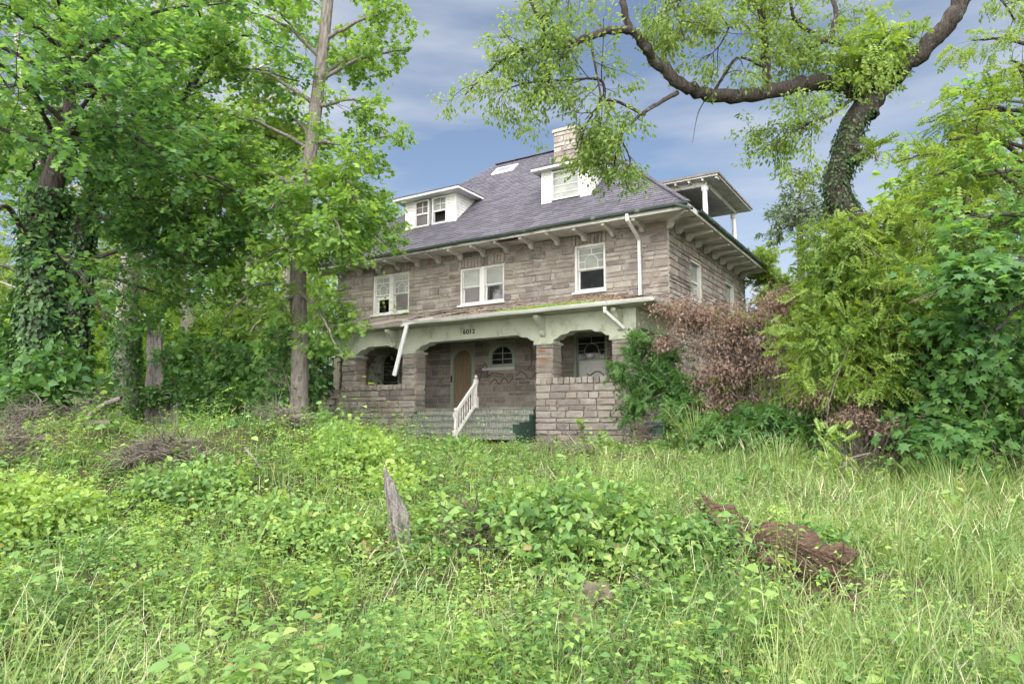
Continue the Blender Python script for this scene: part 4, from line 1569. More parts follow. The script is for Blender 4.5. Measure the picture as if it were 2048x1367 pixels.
# ------------------------------------------------------------------ tree 1: tall star-leaved tree before the house
def tree_gum():
    Y = 16.0
    c = with_foot(trunk_path([(597, 835), (600, 700), (596, 560), (608, 420), (624, 280), (641, 140), (656, 0), (668, -140), (674, -210)], Y))
    rad = np.interp(np.linspace(0, 1, len(c)), [0, .08, .5, .8, 1], [0.26, 0.205, 0.16, 0.125, 0.06])
    root = tree_root('star_leaf_tree', c[0], 'tall slender tree with straight grey trunk rising left of the front porch')
    g = Grower(11)
    lim = [((603, 500), (670, 480), (725, 515), -0.6), ((598, 585), (640, 620), (672, 690), -1.2), ((606, 430), (690, 400), (755, 425), 0.3),
           ((610, 400), (690, 370), (755, 375), 1.0), ((618, 340), (690, 355), (740, 450), -1.2), ((624, 285), (700, 285), (795, 270), 0.0),
           ((640, 160), (730, 115), (810, 100), 0.5), ((648, 80), (720, 40), (790, 20), -0.5), ((656, 0), (720, -50), (790, -90), 0.3), ((632, 215), (690, 200), (760, 205), -0.4),
           ((598, 575), (520, 570), (450, 635), -0.8), ((598, 590), (550, 610), (500, 665), -0.9), ((602, 510), (500, 480), (400, 535), 0.0), ((606, 440), (490, 400), (385, 400), -1.0), ((612, 385), (500, 330), (400, 320), 0.8),
           ((622, 300), (530, 250), (460, 230), -0.8), ((632, 210), (540, 150), (460, 130), 0.6), ((643, 120), (570, 50), (490, 20), -0.8), ((655, 10), (590, -60), (500, -90), 0.0),
           ((606, 450), (600, 440), (560, 500), -1.8), ((612, 390), (650, 400), (690, 480), -1.9), ((618, 340), (590, 350), (540, 420), -1.8),
           ((625, 280), (590, 240), (560, 260), 1.8), ((605, 430), (560, 390), (540, 420), 2.0), ((640, 160), (690, 120), (720, 130), 1.8)]
    for a, b, d, dy in lim:
        g.limb([P(*a, Y), P(*b, Y + dy * .6), P(*d, Y + dy)], 0.055, 0.02, level=2, spread=0.8, droop=0.35, up=0.12, dens=(6.5, 4.2), t0=0.15)
    L = g.leaves(T_star(), 34, 0.125, flat=0.65, droop=0.35, petiole=0.1, cap=22000)
    finish_tree(root, g, [L], 'leaf_gum', 'bark_grey', (c, rad, 14))


# ------------------------------------------------------------------ maples on the left
def tree_auto(name, label, pix, Y, r_base, seed, leaf, tmpl, size, per_m, cap, bark, nl=22, t0=0.3, reach=(3, 5), dens=(5.0, 3.2), group=None, extra=(), az=None, rise=(-0.1, 0.45), top_r=0.16):
    c = with_foot(trunk_path(pix, Y))
    m = len(c)
    rad = np.interp(np.linspace(0, 1, m), [0, .06, .38, .62, 1], [r_base * 1.25, r_base, r_base * .72, r_base * .38, r_base * top_r])
    root = tree_root(name, c[0], label, group)
    g = Grower(seed)
    r = g.r
    for k in range(nl):
        t = t0 + (1 - t0) * (k + r.uniform(0, 1)) / nl
        i = t * (m - 1); j = min(int(i), m - 2)
        p = c[j] + (c[j + 1] - c[j]) * (i - j)
        a = (az[0] + (az[1] - az[0]) * r.uniform(0, 1)) if az else k * 2.4 + r.uniform(-.5, .5)
        L = r.uniform(*reach) * (1.1 - 0.5 * (t - t0) / (1 - t0))
        d = np.array([math.cos(a), math.sin(a), 0])
        e = r.uniform(*rise)
        q = p + d * L * 0.5 + np.array([0, 0, L * 0.5 * (e + 0.2)])
        w = p + d * L + np.array([0, 0, L * (e - 0.05)])
        g.limb([p, q, w], min(.06, r_base * 0.18), 0.015, level=2, spread=0.85, droop=0.25, up=0.1, dens=dens, t0=0.25)
    for e in extra:
        g.limb([P(*q) for q in e], min(.075, r_base * .22), 0.02, level=2, spread=0.85, droop=0.25, up=0.1, dens=dens, t0=0.2)
    Lf = g.leaves(tmpl, per_m, size, flat=0.75, droop=0.3, petiole=0.1, cap=cap)
    finish_tree(root, g, [Lf], leaf, bark, (c, rad, 12))
    return c, rad


def ivy_on(name, label, c, rad, z0, z1, n, seed, size=0.09, mat='leaf_ivy', puff=0.12, group=None):
    """Leaves clinging round a trunk."""
    r = np.random.default_rng(seed)
    zz_ = c[:, 2]
    pos, nr = [], []
    z = z0 + (z1 - z0) * r.uniform(0, 1, n)
    f = np.interp(z, zz_, np.arange(len(c)))
    i = np.minimum(f.astype(int), len(c) - 2)
    ctr = c[i] + (c[i + 1] - c[i]) * (f - i)[:, None]
    rr = np.interp(f, np.arange(len(c)), rad)
    a = r.uniform(0, 2 * math.pi, n)
    out_ = np.stack([np.cos(a), np.sin(a), np.zeros(n)], 1)
    lump = 0.5 + 0.5 * np.sin(a * 3 + z * 2.3) * np.sin(z * 3.1 + 1)
    pos = ctr + out_ * (rr + 0.02 + puff * lump * r.uniform(.3, 1.2, n))[:, None]
    tip = unit(out_ * 0.5 + rand_dirs(r, n) * 0.6 + np.array([0, 0, -0.7]))
    nr = unit(out_ + rand_dirs(r, n) * 0.45 + np.array([0, 0, .3]))
    o = leaves_mesh(name, [(T_ovate6(), pos, tip, nr, size * r.uniform(.6, 1.3, n))], M[mat])
    tag(o, label, 'vine', group)


tree_gum()
mp_t = T_maple()
c2, r2 = tree_auto('maple_tree', 'large maple with thick ivy covered trunk near the left edge', [(75, 760), (82, 620), (88, 480), (100, 380), (125, 300), (140, 230), (132, 120), (125, 0), (120, -130)], 14.0, 0.34, 21, 'leaf_maple', T_star(), 0.135, 32, 13500, 'bark_dark', nl=24, t0=0.42, reach=(2.6, 4.6),
    extra=[((120, 310, 14), (220, 250, 13.4), (350, 330, 12.8)), ((135, 90, 14), (230, 80, 13.2), (330, 125, 12.8)), ((80, 520, 14), (20, 420, 13), (-10, 420, 12.6)), ((90, 480, 14), (170, 560, 13.4), (210, 640, 13.2))])
ivy_on('ivy_vine', 'dense dark ivy wrapped round the thick trunk near the left edge', c2, r2, c2[0][2] + 0.3, P(100, 380, 14)[2], 5200, 5, 0.12, puff=0.22)
c3, r3 = tree_auto('maple_tree', 'maple with slanting trunk whose long limb leans right behind the left trunks', [(150, 800), (155, 640), (165, 500), (180, 400), (230, 350), (300, 285), (350, 220), (410, 130), (470, 20), (500, -50)], 17.5, 0.27, 22, 'leaf_maple', T_star(), 0.13, 32, 13500, 'bark_dark', nl=22, t0=0.3, reach=(2.6, 4.6),
    extra=[((175, 430, 17.5), (280, 450, 15.8), (370, 510, 15.0)), ((180, 400, 17.5), (300, 400, 16), (430, 460, 15.4)), ((165, 540, 17.5), (240, 560, 16.4), (320, 590, 16)), ((170, 520, 17.5), (290, 500, 16.5), (420, 550, 16))])
ivy_on('ivy_vine', 'dark ivy on the slanting trunk behind the thick left trunk', c3, r3, c3[0][2] + 0.2, P(180, 400, 17.5)[2], 2600, 6, 0.12)
c4, r4 = tree_auto('maple_tree', 'straight pale barked tree with bare upper trunk left of the broken stump', [(252, 800), (252, 680), (258, 560), (268, 440), (285, 300), (300, 180), (312, 60), (320, -80)], 21.0, 0.36, 23, 'leaf_back', T_star(), 0.15, 26, 7500, 'bark_pale', nl=18, t0=0.5, reach=(3, 5),
    extra=[((262, 500, 21), (320, 480, 19), (420, 520, 18.5)), ((262, 520, 21), (330, 520, 21), (430, 570, 20))])
ivy_on('ivy_vine', 'glossy ivy climbing the pale trunk left of the broken stump', c4, r4, c4[0][2] + 0.2, P(255, 640, 21)[2], 2600, 7, 0.12, 'leaf_vine')
# farther trees closing the left
for k, (label, pix, Y, rb, sd, ref) in enumerate([
        ('pale leaning tree far behind the maples, at the left edge', [(30, 820), (60, 600), (110, 430), (60, 250), (30, 50), (20, -40)], 26, 0.3, 31, None),
        ('forked pale tree showing bare limbs between the maples against the sky', [(395, 800), (370, 600), (330, 420), (312, 200), (318, 120), (350, -30)], 30, 0.35, 32, None),
        ('leafy tree behind the slender trunk, left of the house', [(470, 800), (480, 640), (495, 450), (500, 300), (510, 120)], 27, 0.3, 33, None),
        ('yellow green tree deep in the wood between the two ivy trunks', [(140, 800), (150, 650), (160, 500), (165, 380), (170, 250)], 29, 0.25, 34, None),
        ('leafy tree close behind the left end of the house', [(560, 800), (565, 650), (575, 500), (580, 380), (585, 250)], 33, 0.28, 35, None)]):
    tree_auto('woodland_tree', label, pix, Y, rb, sd, 'leaf_back', T_ovate(), 0.23, 16, 4200, 'bark_pale', nl=22, t0=0.18, reach=(3, 5.5), dens=(4.5, 2.8), group='trees closing the wood on the left')

# ------------------------------------------------------------------ the big right hand tree with the reaching limb
def tree_reach():
    Y = 13.5
    c = trunk_path([(1750, 620), (1725, 500), (1695, 430), (1672, 375), (1690, 310), (1706, 250), (1738, 200)], Y, 20)
    c = with_foot(c)
    rad = np.interp(np.linspace(0, 1, len(c)), [0, .1, .6, 1], [0.40, 0.32, 0.25, 0.22])
    root = tree_root('spreading_tree', c[0], 'old spreading tree with twisted trunk and long limb reaching over the roof')
    g = Grower(41)
    kw = dict(level=2, spread=0.85, droop=0.5, up=0.0, dens=(8.0, 5.0))
    def big(pix, r0, r1, n=18, sprout=True, t0=0.3, **k2):
        pts = bez([P(a, b, d) for a, b, d in pix], n * 2)
        pts[1:-1] += g.r.normal(size=(len(pts) - 2, 3)) * r0 * 0.10
        rr0 = np.linspace(r0, r1, len(pts)) * (1 + 0.07 * np.sin(np.arange(len(pts)) * 1.9) + g.r.normal(size=len(pts)) * 0.05)
        g.tubes.append((pts, rr0, 11))
        for q0 in g.r.integers(2, len(pts) - 2, 3 if r0 > .08 else 0):
            dd = rand_dirs(g.r, 1)[0] * np.array([.6, 1, 1])
            g.tubes.append((np.array([pts[q0], pts[q0] + dd * (rr0[q0] + .04), pts[q0] + dd * (rr0[q0] + g.r.uniform(.08, .3))]), np.array([.05, .035, .012]), 6))
        if sprout:
            L = float(np.linalg.norm(np.diff(pts, axis=0), axis=1).sum())
            q = dict(kw); q.update(k2); lv = q.pop('level')
            g.sprout(pts, L, 0.03, lv, q['spread'], q['droop'], q['up'], q['dens'], t0)
        return pts
    # main limb to the left
    big([(1735, 205, 13.5), (1690, 170, 13.4), (1640, 165, 13.3), (1560, 178, 13.0), (1480, 192, 12.7), (1410, 188, 12.5), (1360, 165, 12.3), (1320, 130, 12.2), (1290, 95, 12.0), (1262, 60, 11.9)], 0.185, 0.075, 26, False)
    big([(1262, 60, 11.9), (1215, 62, 11.7), (1160, 80, 11.5), (1105, 93, 11.4), (1080, 88, 11.3)], 0.075, 0.05, 12, True, 0.5)
    big([(1262, 60, 11.9), (1248, 20, 11.8), (1246, -20, 11.8), (1250, -90, 11.9)], 0.07, 0.05, 8, False)
    big([(1080, 88, 11.3), (1030, 105, 11.2), (980, 140, 11.2), (930, 190, 11.3)], 0.04, 0.012, 10, True, 0.1)
    big([(1100, 92, 11.4), (1085, 50, 11.3), (1060, 0, 11.2), (1040, -60, 11.2)], 0.04, 0.015, 10, True, 0.1)
    big([(1150, 85, 11.5), (1120, 120, 11.4), (1080, 170, 11.3), (1050, 215, 11.3)], 0.03, 0.01, 10, True, 0.1)
    big([(1355, 185, 12.3), (1320, 205, 12.1), (1280, 230, 12.0), (1245, 265, 11.9), (1232, 310, 11.9), (1228, 350, 11.9)], 0.045, 0.012, 14, True, 0.25)
    big([(1240, 275, 11.9), (1260, 320, 11.8), (1250, 360, 11.8)], 0.02, 0.008, 8, True, 0.1)
    big([(1290, 230, 12.0), (1220, 200, 11.7), (1185, 230, 11.6), (1165, 265, 11.6), (1150, 300, 11.6)], 0.03, 0.01, 12, True, 0.3, dens=(5.0, 3.0))
    big([(1210, 200, 11.7), (1200, 160, 11.6), (1130, 160, 11.5), (1060, 165, 11.4), (990, 185, 11.4)], 0.03, 0.01, 12, True, 0.1)
    big([(1180, 80, 11.6), (1190, 130, 11.5), (1200, 200, 11.5), (1170, 240, 11.5)], 0.025, 0.01, 12, True, 0.1)
    # upright limbs from the main limb
    big([(1537, 180, 13.0), (1530, 100, 12.9), (1525, 40, 12.8), (1515, 0, 12.8), (1500, -80, 12.8)], 0.085, 0.05, 12, True, 0.2)
    big([(1430, 180, 12.6), (1455, 140, 12.4), (1478, 115, 12.3), (1530, 135, 12.6)], 0.03, 0.02, 10, True, 0.2)
    big([(1500, 60, 12.8), (1470, 40, 12.5), (1440, 90, 12.2), (1410, 120, 12.1)], 0.025, 0.008, 10, True, 0.15)
    big([(1515, 10, 12.8), (1450, -30, 12.4), (1380, -20, 12.1), (1330, 30, 12.0)], 0.035, 0.012, 12, True, 0.1)
    big([(1250, -60, 11.9), (1310, -40, 12.0), (1350, 20, 12.0), (1370, 80, 12.0)], 0.035, 0.012, 12, True, 0.1)
    big([(1250, -40, 11.9), (1190, -30, 11.7), (1120, 0, 11.5), (1080, 40, 11.4)], 0.03, 0.012, 12, True, 0.1)
    # second fork
    big([(1738, 200, 13.5), (1715, 150, 13.6), (1700, 100, 13.7), (1655, 80, 13.6), (1620, 95, 13.5), (1600, 130, 13.3)], 0.12, 0.04, 14, True, 0.35)
    big([(1660, 80, 13.6), (1672, 30, 13.7), (1660, -20, 13.8), (1650, -90, 13.8)], 0.06, 0.04, 10, True, 0.3)
    big([(1630, 70, 13.5), (1590, 40, 13.2), (1580, 0, 13.1), (1560, -50, 13.1)], 0.045, 0.02, 10, True, 0.15)
    big([(1715, 190, 13.4), (1660, 230, 12.8), (1610, 250, 12.4), (1565, 280, 12.2)], 0.04, 0.012, 12, True, 0.15)
    # right limb
    big([(1738, 225, 13.5), (1760, 180, 13.4), (1800, 140, 13.2), (1860, 85, 12.9), (1900, 40, 12.7), (1930, -15, 12.6), (1945, -90, 12.5)], 0.19, 0.155, 20, False)
    big([(1940, -40, 12.5), (1985, -30, 12.2), (2010, 10, 12.0), (2030, 40, 12.0)], 0.04, 0.012, 10, True, 0.1)
    # thin hanging whips
    for a in ([(1410, 200, 12.5), (1395, 230, 12.4), (1385, 285, 12.4)], [(1600, 180, 13.2), (1612, 210, 13.1), (1605, 275, 13.1)]):
        g.stick(bez([P(*q) for q in a], 8), 0.012, 0.004, 4)
    L = g.leaves(T_lance(0.25), 62, 0.088, flat=0.4, droop=0.7, petiole=0.05, cap=52000)
    finish_tree(root, g, [L], 'leaf_hack', 'bark_dark', (c, rad, 16))
    return c, rad


c5, r5 = tree_reach()
ivy_on('ivy_vine', 'small dark ivy clinging to the twisted trunk of the spreading tree', c5, r5, P(1690, 450, 13.5)[2], P(1712, 225, 13.5)[2], 1300, 8, 0.07, puff=0.04)


def spray_mass(name, label, cat, lobes, n, tmpl, size, mat, seed, stems=14, stem_mat='twig', flat=0.5, droop=0.35, group=None, shell=0.45, base=None, clump=28, clump_r=0.2, ground_stems=True, stem_r=0.022):
    """Shrub or vine: leaf sprays filling several uneven lobes, with stems inside. lobes = (centre, (rx, ry, rz))."""
    r = np.random.default_rng(seed)
    C0 = np.array([l[0] for l in lobes]); R0_ = np.array([l[1] for l in lobes])
    if base is None:
        b = C0.mean(0); base = np.array([b[0], b[1], gz(b[0], b[1])])
    root = empty(name, tuple(base)); tag(root, label, cat, group)
    vol = (R0_[:, 0] * R0_[:, 1] + R0_[:, 0] * R0_[:, 2] + R0_[:, 1] * R0_[:, 2])
    per = max(6, int(clump))
    nc = max(8, n // per)
    cp_ = r.choice(len(lobes), nc, p=vol / vol.sum())
    cd = rand_dirs(r, nc)
    cd[:, 1] -= 0.4                                # the side towards the street is the one that is seen
    cd = unit(cd)
    crad = shell + (1.08 - shell) * r.uniform(0, 1, nc) ** 0.6 + np.where(r.uniform(0, 1, nc) < .12, r.uniform(.05, .3, nc), 0)
    cc_ = C0[cp_] + cd * R0_[cp_] * crad[:, None]
    ci = r.integers(0, nc, n)
    pick = cp_[ci]
    sp = clump_r * r.uniform(0.5, 1.4, nc)[ci]
    offv = r.normal(size=(n, 3)) * np.array([1, 1, .55])
    pos = cc_[ci] + offv * sp[:, None]
    pos[:, 2] -= 0.35 * (np.abs(offv[:, 0]) + np.abs(offv[:, 1])) * sp * 0.6
    d = unit(cd[ci] + unit(offv) * 0.7)
    keep = pos[:, 2] > ground_z(pos[:, 0], pos[:, 1]) - 0.02
    pos, d, pick = pos[keep], d[keep], pick[keep]
    m = len(pos)
    tip = unit(d * 0.8 + rand_dirs(r, m) * 0.7 + np.array([0, 0, 0.15 - droop]))
    nr = unit(np.array([0, 0, 1.0]) * flat + d * 0.5 + rand_dirs(r, m) * 0.5)
    groups = [(tmpl, pos - tip * size * 0.3, tip, nr, size * r.uniform(.6, 1.3, m))]
    reparent(leaves_mesh('foliage', groups, M[mat]), root)
    tubes = []
    for k in range(stems):
        i = int(r.integers(m))
        q = pos[i]
        b0 = base + np.array([r.normal() * .25, r.normal() * .2, 0]) if ground_stems and r.random() < .6 else C0[pick[i]] + R0_[pick[i]] * r.uniform(-.5, .5, 3)
        mid = (b0 + q) / 2 + r.normal(size=3) * np.array([.25, .2, .2])
        tubes.append((bez([b0, mid, q], 8), np.linspace(stem_r, stem_r * .25, 8), 4))
    if tubes:
        tag(reparent(tube_mesh('stems', tubes, M[stem_mat]), root), kind='stuff')
    return root


def lob(px, py, Y, rx_px, rz_px, ry):
    k = Y / F_PX
    return (P(px, py, Y), (rx_px * k, ry, rz_px * k))


fr5, fr4 = T_frond(6, .30, .075), T_frond(5, .34, .09)
# vines and bushes round the right tree
spray_mass('climbing_vine', 'pale green feathery vine clothing the upper fork of the spreading tree', 'vine', [lob(1725, 110, 13.2, 55, 45, .6), lob(1765, 80, 13.2, 40, 35, .5), lob(1690, 150, 13.2, 30, 25, .4), lob(1745, 300, 13.1, 10, 36, .2)], 460, fr5, 0.30, 'leaf_locust', 51, 16, shell=0.2, clump=12, base=P(1738, 200, 13.2), ground_stems=False)
spray_mass('climbing_vine', 'yellow green vine heaped over the base of the spreading tree', 'vine', [lob(1680, 480, 13.0, 60, 40, .8), lob(1740, 450, 13.0, 45, 35, .6), lob(1660, 560, 13.2, 55, 45, .8), lob(1740, 560, 12.8, 85, 60, .9), lob(1650, 640, 13.4, 55, 40, .8), lob(1700, 660, 12.8, 100, 55, .9), lob(1790, 640, 12.6, 80, 60, .8), lob(1700, 740, 12.8, 100, 45, .8)], 4200, fr5, 0.25, 'leaf_locust', 52, 30, shell=0.4, clump=14, clump_r=.24)
spray_mass('climbing_vine', 'green creeper trailing over the far right corner of the roof', 'vine', [(hp(0.9, 10.6, 7.6), (.9, 1.0, .9)), (hp(1.2, 11.5, 6.4), (1.3, 1.2, 1.4)), (hp(0.6, 9.6, 8.7), (.5, 1.2, .35)), (hp(1.8, 10.0, 5.0), (1.2, 1.3, 1.2))], 2200, fr4, 0.40, 'leaf_locust', 53, 10)
spray_mass('dead_bush', 'large bush of dry brown leaves beside the right end of the porch', 'bush', [lob(1390, 630, 17.6, 60, 25, .9), lob(1440, 670, 17.2, 60, 40, .9), lob(1500, 630, 17.4, 55, 28, .9), lob(1440, 745, 16.8, 45, 40, .8), lob(1520, 700, 17.0, 50, 40, .8), lob(1350, 612, 18.0, 40, 12, .6), lob(1420, 800, 16.6, 40, 25, .7), lob(1560, 650, 17.0, 30, 25, .6), lob(1480, 690, 17.0, 50, 40, .7), lob(1545, 590, 16.6, 35, 14, .5), lob(1550, 740, 16.2, 30, 26, .5), lob(1330, 680, 17.6, 16, 20, .4), lob(1480, 800, 16.4, 36, 18, .5)], 15000, T_lance(0.2), 0.105, 'leaf_dead', 54, 230, droop=0.7, shell=0.05, clump=80, clump_r=.24, stem_r=.014)
spray_mass('climbing_vine', 'fresh green sprays growing through the large brown bush', 'vine', [lob(1480, 655, 17.2, 45, 30, .5), lob(1530, 615, 17.4, 40, 20, .4), lob(1420, 780, 16.8, 45, 25, .5), lob(1510, 760, 16.8, 35, 30, .5)], 240, fr4, 0.22, 'leaf_locust', 64, 8, ground_stems=False, shell=.2, clump=7, clump_r=.16)
spray_mass('dead_bush', 'small dry brown thicket low among the right hand bushes', 'bush', [lob(1630, 790, 12.9, 26, 16, .4), lob(1700, 830, 12.3, 34, 16, .4), lob(1775, 850, 12.0, 26, 14, .4), lob(1720, 790, 12.5, 20, 12, .4)], 2200, T_lance(0.2), 0.075, 'leaf_dead', 55, 90, droop=0.5, shell=0.1, clump=24, clump_r=.14, stem_r=.008)
spray_mass('dead_bush', 'dry brown tuft high in the bushes behind the brown bush', 'bush', [lob(1580, 625, 14.4, 34, 18, .4), lob(1555, 605, 14.6, 24, 15, .35)], 1600, T_lance(0.2), 0.09, 'leaf_dead', 56, 30, droop=0.6, shell=0.2, clump=24, clump_r=.14, stem_r=.008)
spray_mass('climbing_vine', 'dark green creeper hanging down the right porch pier', 'vine', [lob(1270, 685, 18.2, 24, 26, .35), lob(1260, 740, 18.0, 28, 40, .35), lob(1275, 800, 17.8, 30, 32, .4), lob(1298, 690, 18.3, 18, 28, .3), lob(1232, 745, 18.1, 12, 18, .25), lob(1262, 840, 17.8, 22, 16, .3)], 1000, fr4, 0.20, 'leaf_vine', 57, 14, shell=0.1, clump=12, clump_r=.11)
spray_mass('shrub', 'leafy green shrub between the porch creeper and the brown bush', 'shrub', [lob(1345, 770, 17.6, 30, 26, .5), lob(1325, 725, 18.0, 20, 22, .4), lob(1400, 815, 17.0, 50, 26, .7)], 1000, fr4, 0.26, 'leaf_vine', 58, 14)
spray_mass('shrub', 'tall green shrub mass right of the brown bush', 'shrub', [lob(1625, 650, 15.6, 40, 30, .8), lob(1640, 710, 15.0, 45, 40, .8), lob(1620, 790, 15.2, 45, 28, .8), lob(1660, 760, 14.4, 50, 40, .8)], 2800, fr5, 0.25, 'leaf_locust', 59, 24)
spray_mass('shrub', 'low bramble patch at the foot of the brown bush', 'shrub', [lob(1440, 870, 15.6, 65, 28, .8), lob(1540, 850, 15.0, 70, 40, .8), lob(1385, 875, 16.2, 35, 22, .6), lob(1610, 875, 14.2, 50, 28, .7)], 4200, T_palmate(), 0.17, 'leaf_vine', 60, 24)
spray_mass('shrub', 'dark leafy thicket filling the yard edge at far right', 'shrub', [lob(1880, 760, 12.4, 110, 90, 1.0), lob(1990, 700, 12.0, 90, 100, 1.0), lob(2040, 820, 11.4, 100, 90, 1.0), lob(1900, 860, 11.8, 110, 60, .9), lob(1800, 760, 13.0, 80, 70, .9)], 7000, T_star(), 0.13, 'leaf_vine', 61, 30, clump=22, clump_r=.22)
spray_mass('shrub', 'bright yellow green sapling shrub at the grass edge under the brown thicket', 'shrub', [lob(1655, 880, 11.8, 18, 40, .2), lob(1685, 925, 11.6, 14, 14, .2)], 110, fr5, 0.2, 'leaf_bright', 62, 6, clump=8, clump_r=.1)
spray_mass('shrub', 'broad leaved young maple shrub at the right grass edge', 'shrub', [lob(1890, 860, 11.2, 55, 50, .5), lob(1960, 560, 10.6, 80, 35, .8), lob(1920, 640, 11.2, 60, 40, .6)], 1500, mp_t, 0.18, 'leaf_maple', 63, 14, flat=0.8, ground_stems=False, stem_r=.01)
# trees at the right edge
tree_auto('locust_tree', 'feathery locust tree leaning in at the right edge', [(2120, 860), (2110, 700), (2090, 520), (2070, 380), (2060, 250), (2080, 120), (2090, 0)], 13.0, 0.26, 42, 'leaf_locust', fr5, 0.29, 15, 3400, 'bark_dark', nl=12, t0=0.35, reach=(1.2, 2.0), dens=(4.6, 3.2),
    extra=[((2075, 400, 13), (1970, 330, 12.6), (1870, 350, 12.4)), ((2070, 350, 13), (1980, 270, 12.6), (1900, 280, 12.4)), ((2070, 300, 13), (2010, 220, 12.6), (1965, 220, 12.4)), ((2080, 460, 13), (1950, 430, 12.4), (1860, 420, 12)), ((2070, 300, 13), (2050, 160, 12.6), (2030, 130, 12.4)), ((2085, 500, 13), (1980, 480, 12.8), (1900, 470, 12.8))])
tree_auto('maple_tree', 'maple at the right edge with broad drooping dark leaves', [(2180, 860), (2170, 700), (2160, 560), (2150, 420), (2140, 300)], 11.0, 0.2, 43, 'leaf_maple', mp_t, 0.15, 22, 6000, 'bark_dark', nl=8, t0=0.4, reach=(1.2, 2.0), dens=(4.6, 3.2),
    extra=[((2160, 520, 11), (2040, 520, 10.6), (1930, 570, 10.4)), ((2155, 480, 11), (2030, 430, 10.8), (1900, 440, 10.8)), ((2160, 560, 11), (2060, 600, 10.4), (1990, 660, 10.2)), ((2150, 440, 11), (2060, 360, 10.8), (1990, 340, 10.8))])
tree_auto('locust_tree', 'hazy yellow green locust standing behind the right side thicket', [(1930, 840), (1925, 700), (1920, 560), (1930, 420), (1945, 300), (1960, 210)], 17.5, 0.2, 45, 'leaf_locust', fr4, 0.30, 12, 3600, 'bark_dark', nl=26, t0=0.3, reach=(1.6, 3.0), dens=(4.2, 2.8), rise=(-.1, .3))
# conifer far behind
def conifer():
    Y = 38.0
    c = np.array([P(1601, 700, Y), P(1601, 500, Y), P(1600, 420, Y), P(1599, 335, Y)])
    c[0][2] = 1.0
    cc = bez(c, 14)
    root = tree_root('conifer_tree', cc[0], 'thin pointed conifer far behind the roof porch')
    g = Grower(44)
    r = g.r
    for k in range(52):
        t = 0.45 + 0.54 * k / 52
        i = t * 13; j = min(int(i), 12)
        p = cc[j] + (cc[j + 1] - cc[j]) * (i - j)
        a = k * 2.4
        L = (1 - t) * 4.2 + 0.25
        g.side(p, np.array([math.cos(a), math.sin(a), 0.1]), L, 0.03, 1, 0.7, 0.5, 0.0, (3.2,))
    Lf = g.leaves(T_lance(), 40, 0.26, flat=0.5, droop=0.3, petiole=0.02, cap=3600)
    finish_tree(root, g, [Lf], 'conifer', 'bark_dark', (cc, np.linspace(.25, .03, 14), 8))


conifer()
# woodland behind the right and behind the house
for k, (label, pix, Y, rb, sd, mat) in enumerate([
        ('leafy tree beyond the right side of the house, left of the spreading trunk', [(1700, 830), (1705, 700), (1700, 600), (1700, 520)], 30, 0.2, 36, 'leaf_back'),
        ('dense tree behind the right hand thicket', [(1870, 830), (1870, 640), (1860, 480), (1860, 330)], 24, 0.25, 37, 'leaf_back'),
        ('dense tree behind the maple at the right edge', [(2060, 830), (2050, 600), (2050, 380), (2050, 180)], 21, 0.28, 38, 'leaf_maple')]):
    tree_auto('woodland_tree', label, pix, Y, rb, sd, mat, T_ovate6(), 0.26, 16, 9000, 'bark_dark', nl=20, t0=0.15, reach=(2.2, 4), dens=(4.5, 2.8), group='trees closing the yard on the right')

# understorey on the left
und = [('pale green thicket far behind the broken stump', [lob(330, 700, 27, 60, 50, 1.5), lob(420, 690, 28, 60, 45, 1.5), lob(250, 650, 28, 60, 45, 1.5), lob(500, 660, 27, 60, 50, 1.5), lob(170, 700, 27, 60, 50, 1.5)], 5200, T_ovate(), .30, 'leaf_back'),
       ('green thicket behind the vine tangle on the slender trunk', [lob(620, 720, 24, 35, 60, 1.0), lob(560, 700, 24, 50, 50, 1.0), lob(470, 800, 20, 60, 30, .8), lob(390, 800, 19, 60, 28, .8)], 3600, T_ovate(), .22, 'leaf_vine'),
       ('dark shrub thicket under the maples at the left edge', [lob(60, 760, 15.0, 110, 70, 1.0), lob(150, 790, 14.5, 80, 50, .8), lob(20, 690, 15.5, 80, 60, .9)], 3200, T_star(), .19, 'leaf_vine'),
       ('shrub thicket in the gap between the broken stump and the slender trunk', [lob(450, 770, 23, 90, 60, 1.2), lob(520, 740, 22, 70, 60, 1.1), lob(400, 720, 24, 70, 60, 1.1), lob(560, 790, 20, 50, 40, .8)], 3600, T_star(), .19, 'leaf_vine'),
       ('light green shrub in front of the ivy trunks', [lob(130, 730, 13.2, 50, 40, .6), lob(100, 770, 13.0, 60, 30, .6)], 1200, T_ovate6(), .17, 'leaf_vine'),
       ('bright leafy shrub behind the pale ivy trunk', [lob(190, 770, 22.5, 70, 60, 1.1), lob(290, 780, 23, 60, 50, 1.0), lob(230, 720, 24, 80, 60, 1.1)], 2400, T_star(), .22, 'leaf_back'),
       ('ivy tangle on the lower left wing of the house', [(hp(-16.2, 0.3, 3.2), (1.0, .4, .8)), (hp(-15.4, -0.2, 4.6), (.7, .3, 1.0)), (hp(-15.6, 0.2, 2.0), (1.0, .4, 1.0)), (hp(-14.5, -0.2, 5.6), (.5, .3, .7)), (hp(-13.2, -2.3, 3.4), (.35, .3, .9))], 3400, T_ovate6(), .15, 'leaf_ivy'),
       ('vine tangle leaning against the slender trunk', [lob(565, 760, 16.2, 26, 70, .4), lob(570, 690, 16.2, 22, 50, .35), lob(545, 800, 16.0, 36, 30, .5)], 900, T_ovate6(), .13, 'leaf_vine')]
for k, (label, lobes, n, t, s, m) in enumerate(und):
    spray_mass('climbing_vine' if 'ivy' in label.split()[0] or label.startswith('vine') else 'shrub', label, 'vine' if 'ivy' in label.split()[0] or label.startswith('vine') else 'shrub', lobes, n, t, s, m, 170 + k, 26)
